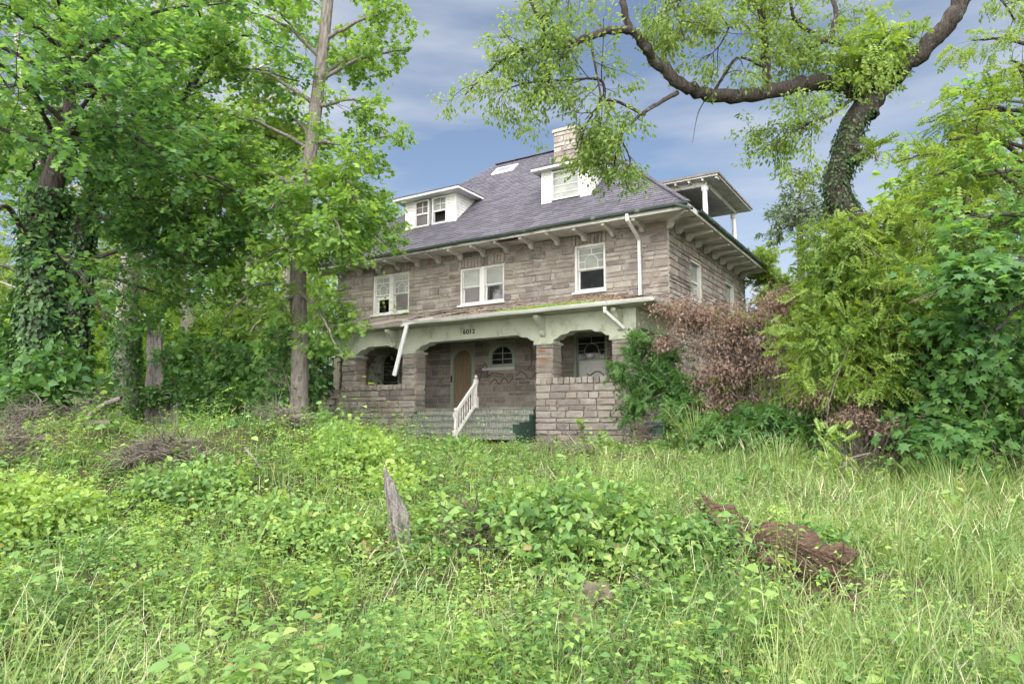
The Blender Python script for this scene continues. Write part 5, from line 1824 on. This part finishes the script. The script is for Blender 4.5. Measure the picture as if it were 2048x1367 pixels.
# far wood that reads as one mass behind everything
r = np.random.default_rng(80)
n = 34000
a = r.uniform(0, 1, n)
X = np.where(r.uniform(0, 1, n) < .6, r.uniform(-45, -11, n), r.uniform(9, 42, n))
Yv = r.uniform(36, 48, n)
top = 5.0 + 2.5 * np.sin(X * 0.35) + 1.5 * np.sin(X * 0.9 + 1) + np.where(X < 0, 4.5, 1.2)
Zv = 0.8 + (top - 0.8) * r.uniform(0, 1, n) ** 0.8
pos = np.stack([X, Yv, Zv], 1)
far = leaves_mesh('far_wood', [(T_ovate(), pos, unit(rand_dirs(r, n) + [0, 0, -.3]), unit(rand_dirs(r, n) * .6 + [0, -.3, .7]), r.uniform(.4, .8, n))], M['leaf_back'])
tag(far, 'far off belt of leafy woodland behind the yard', 'woodland', kind='stuff')

# ------------------------------------------------------------------ ground cover
def cover_points(r, n, y0=2.6, y1=19.5, power=1.6):
    """Points of the yard in view, denser near the camera."""
    Y = y0 + (y1 - y0) * r.uniform(0, 1, n) ** power
    X = r.uniform(-1, 1, n) * (0.80 * Y + 0.8)
    lu = (X - HC[0]) * HU[0] + (Y - HC[1]) * HU[1]
    lv = (X - HC[0]) * HV[0] + (Y - HC[1]) * HV[1]
    ok = ~((lv > -3.15) & (lu < 0.2)) & ~((lv > -4.3) & (lu > -8.1) & (lu < -3.2))
    return X[ok], Y[ok]


def fbm(X, Y, s, seed=0):
    a = np.sin(X * s * 1.0 + 1.7 * seed) * np.cos(Y * s * 1.3 + seed) + 0.6 * np.sin(X * s * 2.3 + Y * s * 1.1 + 2.1 * seed) + 0.4 * np.cos(X * s * 4.1 - Y * s * 3.7 + seed * .7)
    return a / 2.0


# bare or open places: the worn patch before the steps, and the log
def openness(X, Y):
    return 0.9 * bump2(X, Y, 2.2, 14.6, 1.7, 1.1) + 0.7 * bump2(X, Y, 3.2, 6.2, 0.8, 0.6) + 0.5 * bump2(X, Y, 6.5, 9.0, .5, .5)


def weeds(name, label, r, n, tmpl, leaf, height, mat, per=9, patch=None, y1=19.0, power=1.5, lush=None, size_far=0.035, stemmed=True):
    X, Y = cover_points(r, n, y1=y1, power=power)
    keep = r.uniform(0, 1, len(X)) > openness(X, Y)
    if patch is not None:
        keep &= r.uniform(0, 1, len(X)) < patch(X, Y)
    X, Y = X[keep], Y[keep]
    m = len(X)
    H = height * r.uniform(.45, 1.25, m)
    if lush is not None:
        H = H * lush(X, Y)
    H = H * np.clip((Y - 1.4) / 3.0, 0.35, 1) * (1 - 0.6 * sstep(13.0, 16.5, Y) * sstep(-3.5, -1.5, X))
    lean = r.normal(size=(m, 2)) * 0.25
    i = np.repeat(np.arange(m), per)
    t = np.tile(np.linspace(0.25, 1.0, per), m) + r.uniform(-.06, .06, m * per)
    a = np.tile(np.arange(per) * 2.4, m) + np.repeat(r.uniform(0, 6.28, m), per)
    sx, sy = X[i] + lean[i, 0] * t * H[i], Y[i] + lean[i, 1] * t * H[i]
    Z = ground_z(X, Y)[i] + t * H[i]
    out_ = np.stack([np.cos(a), np.sin(a), np.zeros(m * per)], 1)
    pos = np.stack([sx, sy, Z], 1) + out_ * 0.015
    tip = unit(out_ + np.array([0, 0, 0.15]) - np.array([0, 0, 0.5]) * r.uniform(0, 1, (m * per, 1)))
    nr = unit(np.array([0, 0, 1.0]) + r.normal(size=(m * per, 3)) * 0.35 + out_ * .25)
    sz = leaf * r.uniform(.55, 1.3, m * per) * (1 - 0.35 * t) * (1 + size_far * np.maximum(0, Y[i] - 6))
    groups = [(tmpl, pos, tip, nr, sz)]
    if stemmed:
        top = np.stack([lean[:, 0] * H, lean[:, 1] * H, H], 1)
        st = (np.array([(-0.004, 0, 0), (0.004, 0, 0), (0, 1, 0)]), [(0, 1, 2)])
        V = np.stack([X, Y, ground_z(X, Y)], 1)
        L = np.linalg.norm(top, axis=1)
        groups.append((st, V, unit(top), np.tile([0.0, -1, 0.1], (m, 1)), L))
    o = leaves_mesh(name, groups, M[mat])
    tag(o, label, 'weeds', kind='stuff')
    return m * per


def left_side(X, Y):
    return np.clip(0.75 - 0.16 * (X - 0.3 * (Y - 6) * 0.2), 0.12, 1.0)


def lush_f(X, Y):
    return np.clip(1.1 + 1.2 * fbm(X, Y, 1.3, 3), .35, 2.5) + 0.35 * bump2(X, Y, -2.2, 9.5, 1.2, 1.5) + 0.5 * bump2(X, Y, -2.9, 13.0, 1.3, 1.2)


rw = np.random.default_rng(90)
weeds('ground_weeds', 'mid green leafy weeds covering the yard', rw, 12000, T_ovate(), 0.066, 0.42, 'leaf_weed', 9, lambda X, Y: left_side(X, Y) * np.clip(0.6 + 1.5 * fbm(X, Y, 1.1, 1), .08, 1), lush=lush_f)
weeds('bright_weeds', 'bright yellow green young weeds in patches across the yard', rw, 9000, T_ovate(), 0.068, 0.36, 'leaf_bright', 9, lambda X, Y: np.clip(0.4 + 2.0 * fbm(X, Y, 1.0, 5), 0.03, 1) * (0.35 + 0.65 * left_side(X, Y)), lush=lush_f)
weeds('creeper_weeds', 'five leaflet creeper running over the mounds', rw, 4200, T_palmate(), 0.12, 0.28, 'leaf_vine', 4, lambda X, Y: np.clip(0.3 + 0.8 * fbm(X, Y, 0.9, 8), 0, 1) * left_side(X, Y) + 0.8 * bump2(X, Y, .8, 6.8, 1.6, 1.1), lush=lush_f, stemmed=False)
weeds('low_weeds', 'low small leaved weeds among the grass', rw, 9000, T_ovate(), 0.055, 0.16, 'leaf_weed', 7, None, stemmed=False)


def grass(name, label, n, hgt, mat, seed, patch=None, lean=0.3, width=1.0, y1=19.5, power=1.5, clump=6, tmpl=None):
    r = np.random.default_rng(seed)
    X, Y = cover_points(r, n // clump, y1=y1, power=power)
    keep = r.uniform(0, 1, len(X)) > openness(X, Y) * .9
    if patch is not None:
        keep &= r.uniform(0, 1, len(X)) < patch(X, Y)
    X, Y = X[keep], Y[keep]
    X = np.repeat(X, clump) + r.normal(size=len(X) * clump) * 0.06
    Y = np.repeat(Y, clump) + r.normal(size=len(Y) * clump) * 0.06
    m = len(X)
    H = hgt * r.uniform(.4, 1.25, m) * (1 + 0.4 * fbm(X, Y, 1.0, 2)) * np.clip((Y - 1.2) / 3.0, 0.4, 1) * (1 - 0.45 * sstep(12.5, 15.5, Y))
    a = r.uniform(0, 2 * math.pi, m)
    out_ = np.stack([np.cos(a), np.sin(a), np.zeros(m)], 1)
    tip = unit(out_ * lean * r.uniform(.2, 1.4, (m, 1)) + np.array([0.12, 0, 1.0]))
    pos = np.stack([X, Y, ground_z(X, Y) - 0.01], 1)
    TV, TF = tmpl or T_blade()
    w = width * (1 + 0.09 * np.maximum(0, Y - 5))
    # width grows a little with distance so that blades are not thinner than what the eye resolves
    TV = TV.copy()
    parts = []
    for lo, hi, k in ((0, 6, 0.22), (6, 11, 0.36), (11, 30, 0.6)):
        s = (Y >= lo) & (Y < hi)
        T2 = TV.copy(); T2[:, 0] *= k * width / max(hgt, .2)
        parts.append(((T2, TF), pos[s], tip[s], out_[s], H[s]))
    o = leaves_mesh(name, parts, M[mat])
    tag(o, label, 'grass', kind='stuff')


right_g = lambda X, Y: np.clip(0.35 + 0.22 * (X + 0.5) - 0.1 * fbm(X, Y, 1, 4), 0.42, 1)
grass('short_grass', 'short fresh grass over the open yard', 100000, 0.24, 'grass', 91, right_g)
grass('tall_grass', 'tall soft grass on the right side of the yard', 44000, 0.5, 'grass', 92, lambda X, Y: np.clip(0.16 * (X - 0.3) + 0.35 * fbm(X, Y, 0.8, 6), 0, 1) + 0.6 * bump2(X, Y, 4.2, 15.5, .6, .6) + 0.3 * (Y < 5), lean=0.45)


def T_seed():
    V, F = [(-0.003, 0, 0), (0.003, 0, 0), (0.002, 0.45, 0.03), (-0.002, 0.45, 0.03), (0.002, 0.72, 0.10), (-0.002, 0.72, 0.10)], [(0, 1, 2, 3), (3, 2, 4, 5)]
    for k in range(5):
        y = 0.70 + 0.06 * k; z = 0.10 + 0.045 * k
        b = len(V)
        s = 0.022 * (1 - k * .12)
        V += [(-s * .2, y, z), (s, y + 0.05, z + 0.02), (0, y + 0.1, z + .05), (-s, y + 0.05, z + 0.02)]
        F.append((b, b + 1, b + 2, b + 3))
    return np.array(V), F


grass('seed_grass', 'pale seeding grass stalks arching over the foreground', 15000, 0.46, 'seed', 93, lambda X, Y: np.clip(0.35 + 0.6 * fbm(X, Y, 1.1, 7), 0, 1) * np.clip(1.4 - Y / 12, .25, 1), lean=0.6, width=0.42, clump=5, tmpl=T_seed())


# ------------------------------------------------------------------ single things in the yard
def ground_hit(px, py, lo=2.5, hi=30.0):
    """Where the sight line through a photo pixel meets the ground."""
    for Y in np.arange(lo, hi, 0.05):
        p = P(px, py, Y)
        if p[2] <= gz(p[0], p[1]):
            return np.array([p[0], p[1], gz(p[0], p[1])])
    p = P(px, py, hi)
    return np.array([p[0], p[1], gz(p[0], p[1])])


def rough_log(pts, rad, seed, sides=18, jag0=0.0, jag1=0.0, groove=0.14, hollow=0.4, rings=16):
    """A rotten or broken length of trunk: grooved surface, jagged broken ends."""
    r = np.random.default_rng(seed)
    pts = np.asarray(pts, float)
    t0_ = np.linspace(0, 1, len(pts)); t1_ = np.linspace(0, 1, rings)
    rad = np.interp(t1_, t0_, rad)
    pts = bez(pts, rings); n = rings
    sides = max(sides, 26)
    d = unit(np.gradient(pts, axis=0))
    ref = np.array([0.1, 0.15, 1.0]) if abs(d[0][2]) < .8 else np.array([1.0, .1, .1])
    s_ = unit(np.cross(d, ref)); t_ = np.cross(s_, d)
    a = np.linspace(0, 2 * math.pi, sides, endpoint=False)
    g = 1 + groove * r.normal(size=sides)
    lump = 0.6 * groove * r.normal(size=(n, sides))
    for _ in range(2):
        lump = (lump + np.roll(lump, 1, 0) + np.roll(lump, 1, 1)) / 2.0
    j0, j1 = r.uniform(0, 1, sides) ** 2 * jag0 * 1.6, r.uniform(0, 1, sides) ** 2 * jag1 * 1.6
    V = []
    for i in range(n):
        g = np.clip(g + r.normal(size=sides) * groove * .22, .55, 1.5)
        w = rad[i] * (g + lump[i])
        row = pts[i] + (np.cos(a) * w)[:, None] * s_[i] + (np.sin(a) * w)[:, None] * t_[i]
        if i == 0: row = row - d[0] * j0[:, None]
        if i == n - 1: row = row + d[-1] * j1[:, None]
        V.append(row)
    V = list(map(tuple, np.concatenate(V)))
    F = []
    for i in range(n - 1):
        for k in range(sides):
            q = (k + 1) % sides
            F.append((i * sides + k, i * sides + q, (i + 1) * sides + q, (i + 1) * sides + k))
    for end, sign in ((0, 1), (n - 1, -1)):        # sunken rough end
        c = pts[end] + d[end] * sign * hollow * rad[end]
        b = len(V); V.append(tuple(c))
        for k in range(sides):
            q = (k + 1) % sides
            F.append((end * sides + q, end * sides + k, b) if end == 0 else (end * sides + k, end * sides + q, b))
    mb = MB(); mb.v, mb.f = V, F
    return mb


def place(mb, name, mat, base, label, cat, group=None, smooth=False):
    o = mb.build(name, M[mat], None, tuple(base), smooth)
    o.location = tuple(base)
    return tag(o, label, cat, group)


# broken stump among the left trees
b = P(322, 800, 16.5); b[2] = gz(b[0], b[1])
root = empty('broken_stump', tuple(b)); tag(root, 'tall broken tree stump with splintered reddish top among the left trees', 'stump')
k = 16.5 / F_PX
tz = P(300, 672, 16.5)[2]
reparent(rough_log([b + [0, 0, -.2], b + [-.02, 0, .5], b + [-.1, 0, 1.0], b + [-0.22, 0, tz - b[2] - .12]], [0.34, 0.29, 0.2, 0.14], 3, 16, 0, 0.32, .12).build('trunk', M['dead_wood'], None), root)
reparent(rough_log([b + [.22, 0.05, .1], b + [.24, 0.05, .6], b + [.27, 0.05, .95]], [0.17, 0.15, 0.11], 4, 12, 0, 0.2, .14).build('side_stem', M['wood_grey'], None), root)
spray_mass('climbing_vine', 'fresh green vine growing over the broken stump', 'vine', [lob(335, 715, 16.2, 26, 24, .3), lob(345, 770, 16.2, 18, 28, .3), lob(318, 790, 16.0, 26, 16, .3)], 700, T_ovate6(), .12, 'leaf_vine', 110, 8, clump=14, clump_r=.1)

# grey pointed stub in the middle of the weeds
b = ground_hit(806, 1120)
yy = b[1]
tip_p = P(772, 945, yy)
mid = P(788, 1010, yy)
rr_ = yy / F_PX
place(rough_log([b + [0.02, 0, -.15], P(802, 1080, yy), P(795, 1040, yy), mid, P(779, 975, yy), tip_p], [26 * rr_, 19 * rr_, 20 * rr_, 15 * rr_, 11 * rr_, 3 * rr_], 5, 14, 0, .07, .24), 'broken_stub', 'dead_wood', b, 'silver grey pointed stub of dead wood standing in the weeds', 'dead wood')

# rotten log, in two lengths
e0, e1 = ground_hit(1540, 1160), ground_hit(1668, 1215)
e1[1] = e0[1] - 0.25; e1 = np.array([P(1668, 1170, e1[1])[0], e1[1], gz(P(1668, 1170, e1[1])[0], e1[1])])
q = e0[1] / F_PX
ax = [e0 + [-.25, .12, .12], e0 + [0, 0.05, .15], (e0 + e1) / 2 + [0, 0, .19], e1 + [-.1, 0, .16], e1 + [0.02, 0, .12]]
root = empty('rotten_log', tuple(e0)); tag(root, 'reddish brown rotten log lying in the grass with a sawn end', 'log')
reparent(rough_log(bez(ax, 9), np.interp(np.linspace(0, 1, 9), [0, .3, .6, .8, 1], [.17, .25, .23, .28, .19]) * RNG.uniform(.85, 1.15, 9), 6, 30, .2, .1, .24, .3).build('trunk', M['rot_wood'], None), root)
for i in range(90):
    t = RNG.uniform(.0, 1.0); c = ax[1] * (1 - t) + ax[3] * t
    a = RNG.uniform(-.6, 1.5)
    q_ = RNG.uniform(.22, .29)
    w = c + np.array([0, -math.cos(a) * q_, math.sin(a) * q_])
    d_ = unit(ax[3] - ax[1]) * RNG.uniform(.05, .26) + RNG.normal(size=3) * .02 + np.array([0, -.02, -.03])
    reparent(MB().bar(w, w + d_, RNG.uniform(.012, .04), RNG.uniform(.006, .016)).build('bark_sliver', M['rot_wood'], None), root)
e2 = ground_hit(1470, 1105)
yy = e2[1]
root2 = empty('rotten_snag', tuple(e2)); tag(root2, 'upright crumbling brown snag of rotten wood behind the fallen log', 'dead wood')
k = yy / F_PX
reparent(rough_log([P(1478, 1115, yy), P(1462, 1075, yy), P(1436, 1038, yy), P(1412, 1012, yy)], [46 * k, 44 * k, 32 * k, 12 * k], 7, 16, .1, .1, .22).build('trunk', M['rot_wood'], None), root2)
reparent(rough_log([P(1482, 1100, yy + .05), P(1500, 1075, yy + .08), P(1512, 1062, yy + .1)], [30 * k, 26 * k, 14 * k], 8, 12, .05, .06, .2).build('side_stem', M['rot_wood'], None), root2)


def rock(px, py, w_px, h_px, seed, label):
    r = np.random.default_rng(seed)
    b = ground_hit(px, py + h_px / 2)
    k = b[1] / F_PX
    n, m = 12, 7
    mb = MB()
    f = r.uniform(.75, 1.25, (m + 1, n))
    for j in range(m + 1):
        ph = math.pi * j / m - math.pi / 2
        for i in range(n):
            th = 2 * math.pi * i / n
            g = f[j, i] if 0 < j < m else 1
            mb.v.append((b[0] + math.cos(th) * math.cos(ph) * w_px / 2 * k * g, b[1] + math.sin(th) * math.cos(ph) * w_px / 2.4 * k * g, b[2] + .02 + math.sin(ph) * h_px * .75 * k * (g if j > m / 2 else 1)))
    for j in range(m):
        for i in range(n):
            q = (i + 1) % n
            mb.f.append((j * n + i, j * n + q, (j + 1) * n + q, (j + 1) * n + i))
    place(mb, 'rock', 'rock', b, label, 'rock', 'rocks under the creeper mound')


rock(1192, 1182, 80, 40, 1, 'brown rock under the right end of the creeper mound')
rock(1020, 1238, 70, 28, 2, 'flat brown rock below the creeper mound, leftmost of the rocks')
rock(1145, 1255, 66, 40, 3, 'low rock nearest the viewer below the creeper mound')
rock(1285, 1160, 50, 36, 4, 'brown rock close to the left end of the rotten log')


def stick(pix, r0, r1, name, label, mat='bark_grey', cat='branch'):
    pts = bez([P(*q) for q in pix], 10)
    b = pts[0].copy()
    tube = tube_mesh(name, [(pts, np.linspace(r0, r1, 10), 9)], M[mat])
    tag(tube, label, cat)


yb = 11.6
stick([(176, 838, yb), (190, 822, yb), (215, 806, yb - .1), (244, 796, yb - .2)], 0.055, 0.042, 'fallen_branch', 'thick curved fallen branch rising from the left mound')
stick([(160, 850, yb - .3), (190, 845, yb - .3), (222, 846, yb - .3)], 0.05, 0.04, 'fallen_branch', 'short fallen log lying under the curved branch')
stick([(490, 895, 9.6), (515, 925, 9.4), (540, 960, 9.2)], 0.02, 0.01, 'fallen_branch', 'thin grey stick slanting down the left mound', 'dead_wood')
stick([(1005, 985, 12.5), (1020, 950, 12.4), (1042, 905, 12.3)], 0.014, 0.006, 'fallen_branch', 'thin dry stick standing in the weeds before the steps', 'dead_wood')


def brush(px, py, w_px, h_px, Y, n, seed, label):
    r = np.random.default_rng(seed)
    b = P(px, py, Y); b[2] = gz(b[0], b[1])
    top = P(px, py - h_px / 2, Y)[2]
    k = Y / F_PX
    H = max(0.3, top - b[2])
    tubes = []
    for i in range(n):
        a = r.uniform(0, 6.28); q = r.uniform(0, 1) ** .5
        p0 = b + np.array([math.cos(a) * q * w_px * .5 * k, math.sin(a) * q * .4, H * (1 - q * q) * r.uniform(.35, 1.0)])
        d = unit(np.array([r.normal(), r.normal(), r.normal() * .45 - .25])) * r.uniform(.15, .45)
        tubes.append((bez([p0 - d, p0 + r.normal(size=3) * .04, p0 + d], 5), np.linspace(.007, .003, 5), 3))
    o = tube_mesh('brush_pile', tubes, M['twig'])
    tag(o, label, 'brush pile', 'heaps of dry twigs on the mound')


brush(62, 812, 70, 50, 11.5, 260, 1, 'rounded heap of dry twigs on the mound at the left edge')
brush(30, 885, 110, 70, 9.6, 260, 2, 'wide spread of dry twigs low on the mound at the left edge')
brush(175, 800, 50, 40, 12.0, 150, 3, 'small heap of dry twigs behind the curved fallen branch')
brush(330, 900, 170, 60, 9.6, 300, 4, 'brown tangle of dry stems half way up the mound')
brush(560, 850, 80, 60, 11.2, 220, 5, 'dry stems tangled in the shrub left of the slender trunk')
brush(1285, 870, 60, 70, 17.0, 220, 6, 'hanging mat of dry stems under the porch creeper')
brush(1120, 915, 130, 30, 15.5, 160, 7, 'scattered dry twigs before the porch wall')
brush(960, 1120, 110, 70, 7.0, 240, 8, 'dark tangle of dry stems inside the creeper mound')

# green box at the wall foot
b = P(1315, 905, 17.2); b[2] = gz(b[0], b[1])
bx = empty('utility_box', tuple(b), HANG); tag(bx, 'dark green metal box standing in weeds by the right porch corner', 'box')
MB().box(-.26, .26, -.2, .2, -.1, .52).build('body', M['dark_green'], bx)
MB().prism([(-.24, .521), (.24, .521), (.24, .55), (-.24, .6)], 'x', -.29, .29).build('lid', M['dark_green'], bx)
MB().box(-.22, .22, -.215, -.201, .03, .47).build('door', M['dark_green'], bx)
MB().box(.14, .18, -.235, -.216, .22, .3).build('handle', M['gutter'], bx)

# shrubs and clumps in the yard
def yard(label, lobes, n, t, sz, mat, seed, name='shrub', **kw):
    spray_mass(name, label, 'shrub', lobes, n, t, sz, mat, seed, kw.pop('stems', 10), stem_r=0.008, **kw)


yard('bright yellow green leafy bush on the mound left of the steps', [lob(700, 880, 10.5, 45, 35, .5), lob(735, 920, 10.2, 55, 35, .5), lob(680, 930, 10.0, 60, 35, .5), lob(790, 960, 9.6, 55, 30, .5)], 4200, T_ovate6(), .085, 'leaf_bright', 120, clump=16, clump_r=.14)
yard('dark green bush at the foot of the slender trunk', [lob(540, 850, 11.5, 40, 30, .5), lob(500, 870, 11.2, 50, 25, .5)], 1300, T_ovate6(), .11, 'leaf_vine', 121, clump=16, clump_r=.13)
yard('leafy bush between the slender trunk and the stone porch wall', [lob(635, 850, 13.5, 30, 22, .4), lob(660, 870, 13.0, 25, 20, .4)], 800, T_ovate6(), .12, 'leaf_weed', 122, clump=14, clump_r=.13)
yard('small rounded bush before the foot of the steps', [lob(915, 890, 14.6, 26, 20, .4), lob(940, 915, 14.4, 32, 16, .4), lob(890, 912, 14.6, 22, 14, .3)], 1100, T_ovate(), .10, 'leaf_weed', 123, clump=16, clump_r=.12)
yard('pale green weed clump against the right porch wall', [lob(1200, 885, 16.4, 30, 22, .3), lob(1225, 900, 16.2, 20, 14, .3)], 700, T_ovate(), .11, 'leaf_weed', 124, clump=14, clump_r=.12)
yard('weed clump hiding the green box', [lob(1345, 890, 16.0, 26, 24, .35), lob(1300, 905, 15.8, 24, 14, .3)], 700, T_palmate(), .13, 'leaf_weed', 125, clump=12, clump_r=.13)
yard('broad leaved creeper heaped over the rocky mound in the foreground', [(np.array([-.45, 7.1, .55]), (.45, .4, .3)), (np.array([.1, 6.9, .68]), (.5, .45, .34)), (np.array([.7, 6.75, .7]), (.5, .45, .36)), (np.array([1.2, 6.6, .6]), (.45, .4, .34)), (np.array([1.6, 6.45, .45]), (.35, .35, .28)), (np.array([.5, 6.4, .42]), (.5, .3, .26)), (np.array([1.1, 6.2, .32]), (.4, .25, .2))], 5200, T_ovate6(), .085, 'leaf_weed', 126, clump=18, clump_r=.11, shell=.6)
yard('creeper trailing between the rotten log and the brown snag', [(e2 + [.25, -.05, .12], (.25, .2, .16)), (e2 + [.6, .1, .15], (.35, .2, .14)), (e2 + [-.25, -.1, .15], (.2, .2, .2))], 700, T_ovate6(), .08, 'leaf_vine', 127, clump=14, clump_r=.08)
yard('sprawling pale leaved bush on the slope at the left edge', [lob(60, 990, 7.6, 70, 35, .45), lob(140, 1010, 7.4, 60, 30, .4), lob(20, 1040, 7.0, 50, 30, .4)], 2600, T_ovate6(), .078, 'leaf_bright', 128, clump=14, clump_r=.12)
yard('green bush half way up the slope, right of the brown tangle', [lob(420, 950, 8.6, 60, 30, .45), lob(470, 990, 8.3, 50, 28, .4), lob(330, 960, 8.8, 50, 25, .4)], 2600, T_ovate6(), .07, 'leaf_weed', 129, clump=14, clump_r=.12)
yard('dark leaved bush low on the slope, left of the grey stub', [lob(620, 1040, 7.4, 60, 28, .4), lob(700, 1060, 7.2, 45, 25, .4), lob(560, 1010, 7.8, 50, 22, .4)], 2400, T_ovate6(), .065, 'leaf_weed', 130, clump=14, clump_r=.11)


def clump_grass(px, py, Y, h, n, seed, label, spread=.25):
    r = np.random.default_rng(seed)
    b = P(px, py, Y); b[2] = gz(b[0], b[1])
    a = r.uniform(0, 6.28, n); out_ = np.stack([np.cos(a), np.sin(a), np.zeros(n)], 1)
    pos = b + out_ * r.uniform(0, spread, (n, 1)); pos[:, 2] = ground_z(pos[:, 0], pos[:, 1])
    tip = unit(out_ * r.uniform(.05, .45, (n, 1)) + [0, 0, 1])
    T = T_blade(); tv = T[0].copy(); tv[:, 0] *= .7
    o = leaves_mesh('grass_clump', [((tv, T[1]), pos, tip, out_, h * r.uniform(.5, 1.1, n))], M['grass'])
    tag(o, label, 'grass', 'tall single clumps of grass')


clump_grass(1395, 950, 15.6, 1.35, 130, 1, 'tallest grass clump, standing against the bramble right of the green box', .3)
clump_grass(1560, 960, 12.5, .8, 130, 2, 'tall grass clump in front of the bramble patch', .5)
clump_grass(1900, 980, 10.5, .85, 150, 3, 'tall grass clump before the young maple at the right edge', .6)

# young sapling against the porch base
b = P(1166, 900, 16.6); b[2] = gz(b[0], b[1])
sp_ = empty('sapling', tuple(b)); tag(sp_, 'thin sapling with a few broad leaves before the right porch wall', 'plant')
stm = bez([b, b + [.03, 0, .35], b + [-.05, 0, .72]], 8)
reparent(tube_mesh('stem', [(stm, np.linspace(.014, .006, 8), 5)], M['twig']), sp_)
r = np.random.default_rng(131)
n = 26
tt_ = r.uniform(.35, 1, n); ctr = np.stack([np.interp(tt_, np.linspace(0, 1, 8), stm[:, i]) for i in range(3)], 1)
a = r.uniform(0, 6.28, n); o_ = np.stack([np.cos(a), np.sin(a), np.full(n, .25)], 1)
reparent(leaves_mesh('foliage', [(T_ovate6(), ctr, unit(o_), unit(r.normal(size=(n, 3)) * .3 + [0, 0, 1]), r.uniform(.14, .24, n))], M['leaf_weed']), sp_)

# loose woody vines hanging at the right
for k, pix in enumerate(([(1930, 600, 11.6), (1952, 680, 11.5), (1945, 760, 11.4), (1985, 840, 11.2), (1990, 900, 11.2)], [(2010, 590, 11.4), (1990, 680, 11.3), (2000, 760, 11.2), (1970, 820, 11.2), (1960, 870, 11.2)], [(1880, 640, 11.8), (1900, 720, 11.7), (1890, 800, 11.6), (1905, 860, 11.5)], [(1700, 480, 12.2), (1765, 520, 12.0), (1790, 600, 11.9), (1760, 660, 11.9)])):
    lab = ['longest bare woody vine hanging in front of the right thicket', 'bare looping vine crossing the long one in the right thicket', 'short bare vine hanging left of the looping vines at right', 'thin bare vine curving over the yellow green heap'][k]
    stick(pix, 0.014, 0.008, 'hanging_vine', lab, 'twig', 'vine')

# moss and litter on the porch roof
r = np.random.default_rng(140)
n = 1000
u = np.clip(r.normal(-2.7, .7, n), -4.4, -0.9); v = -3.58 + np.abs(r.normal(0, .16, n))
z = EZ + .09 + (v - PE) * sl - HB
pos = np.stack([u, v, z], 1)
tag(leaves_mesh('moss_growth', [(T_ovate(), pos, unit(rand_dirs(r, n) + [0, 0, 1.2]), rand_dirs(r, n), r.uniform(.05, .11, n))], M['leaf_bright'], proof), kind='stuff')
n = 1800
u = r.uniform(-9, .3, n); u = np.where(r.uniform(0, 1, n) < .5, r.uniform(-3, .5, n), u); v = r.uniform(-3.5, -.2, n)
z = np.minimum(EZ + (v - PE) * sl, EZ + (PUR - u) * sl) + .1 - HB
pos = np.stack([u, v, z], 1)
tag(leaves_mesh('leaf_litter', [(T_ovate(), pos, unit(rand_dirs(r, n) * [1, 1, .2]), unit(rand_dirs(r, n) * .5 + [0, 0, 1]), r.uniform(.06, .12, n))], M['leaf_dead'], proof), kind='stuff')

# narrow leaved weeds, dry stalks and pale feathery grass in patches
weeds('narrow_weeds', 'blue green narrow leaved weeds in scattered patches', rw, 5200, T_lance(), 0.10, 0.45, 'leaf_vine', 10, lambda X, Y: np.clip(-0.1 + 2.2 * fbm(X, Y, 1.2, 11), 0, 1) * (0.3 + 0.7 * left_side(X, Y)), lush=lush_f)
grass('dry_stalks', 'dry straw coloured stalks leaning among the weeds', 5200, 0.45, 'seed', 95, lambda X, Y: np.clip(0.1 + 1.2 * fbm(X, Y, 1.4, 9), 0.03, 1), lean=1.0, width=0.35, clump=4)
grass('feathery_grass', 'pale feathery grass along the right edge and foreground', 12000, 0.6, 'seed', 96, lambda X, Y: np.clip(0.12 * X - 0.1 + 0.5 * fbm(X, Y, 0.9, 12), 0, 1) + 0.35 * (Y < 5.2), lean=0.5, width=0.4, clump=5, tmpl=T_seed())
r = np.random.default_rng(150)
n = 420
k_ = r.integers(0, NS, n); u = r.uniform(SU0 + .1, SU1 - .2, n); v = PV - k_ * TR + r.uniform(0, TR * .9, n); z = FLOOR - k_ * RISE + .008 - HB
tag(leaves_mesh('leaf_litter', [(T_ovate(), np.stack([u, v, z], 1), unit(rand_dirs(r, n) * [1, 1, .15]), unit(rand_dirs(r, n) * .35 + [0, 0, 1]), r.uniform(.05, .1, n))], M['leaf_dead'], stairs), kind='stuff')

weeds('broad_weeds', 'broad leaved weeds standing in loose patches', rw, 2600, T_ovate6(), 0.125, 0.5, 'leaf_weed', 7, lambda X, Y: np.clip(-0.25 + 2.4 * fbm(X, Y, 1.5, 15), 0, 1) * (0.25 + 0.75 * left_side(X, Y)), y1=13.0, lush=lush_f)
weeds('feather_weeds', 'feather leaved weeds in loose patches on the slope', rw, 1500, T_frond(4, .34, .10), 0.2, 0.42, 'leaf_bright', 5, lambda X, Y: np.clip(-0.3 + 2.4 * fbm(X, Y, 1.3, 19), 0, 1) * (0.2 + 0.8 * left_side(X, Y)), y1=12.0, lush=lush_f)

r = np.random.default_rng(160)
db = bpy.data.objects['dead_bush']
for k in range(16):
    p0 = P(r.uniform(1400, 1500), r.uniform(690, 790), 16.8)
    d0 = unit(np.array([r.normal() - .5, -r.uniform(.2, 1.0), r.normal() * .5 + .15])) * r.uniform(.5, 1.3)
    pts = bez([p0, p0 + d0 * .5 + r.normal(size=3) * .1, p0 + d0], 8)
    tb = [(pts, np.linspace(.016, .005, 8), 5)]
    for j in range(4):
        q = pts[int(r.integers(2, 7))]
        e = unit(d0 + r.normal(size=3) * .7) * r.uniform(.15, .45)
        tb.append((bez([q, q + e * .5 + r.normal(size=3) * .03, q + e], 5), np.linspace(.007, .002, 5), 4))
    tag(reparent(tube_mesh('bare_twig', tb, M['twig']), db), kind='stuff')
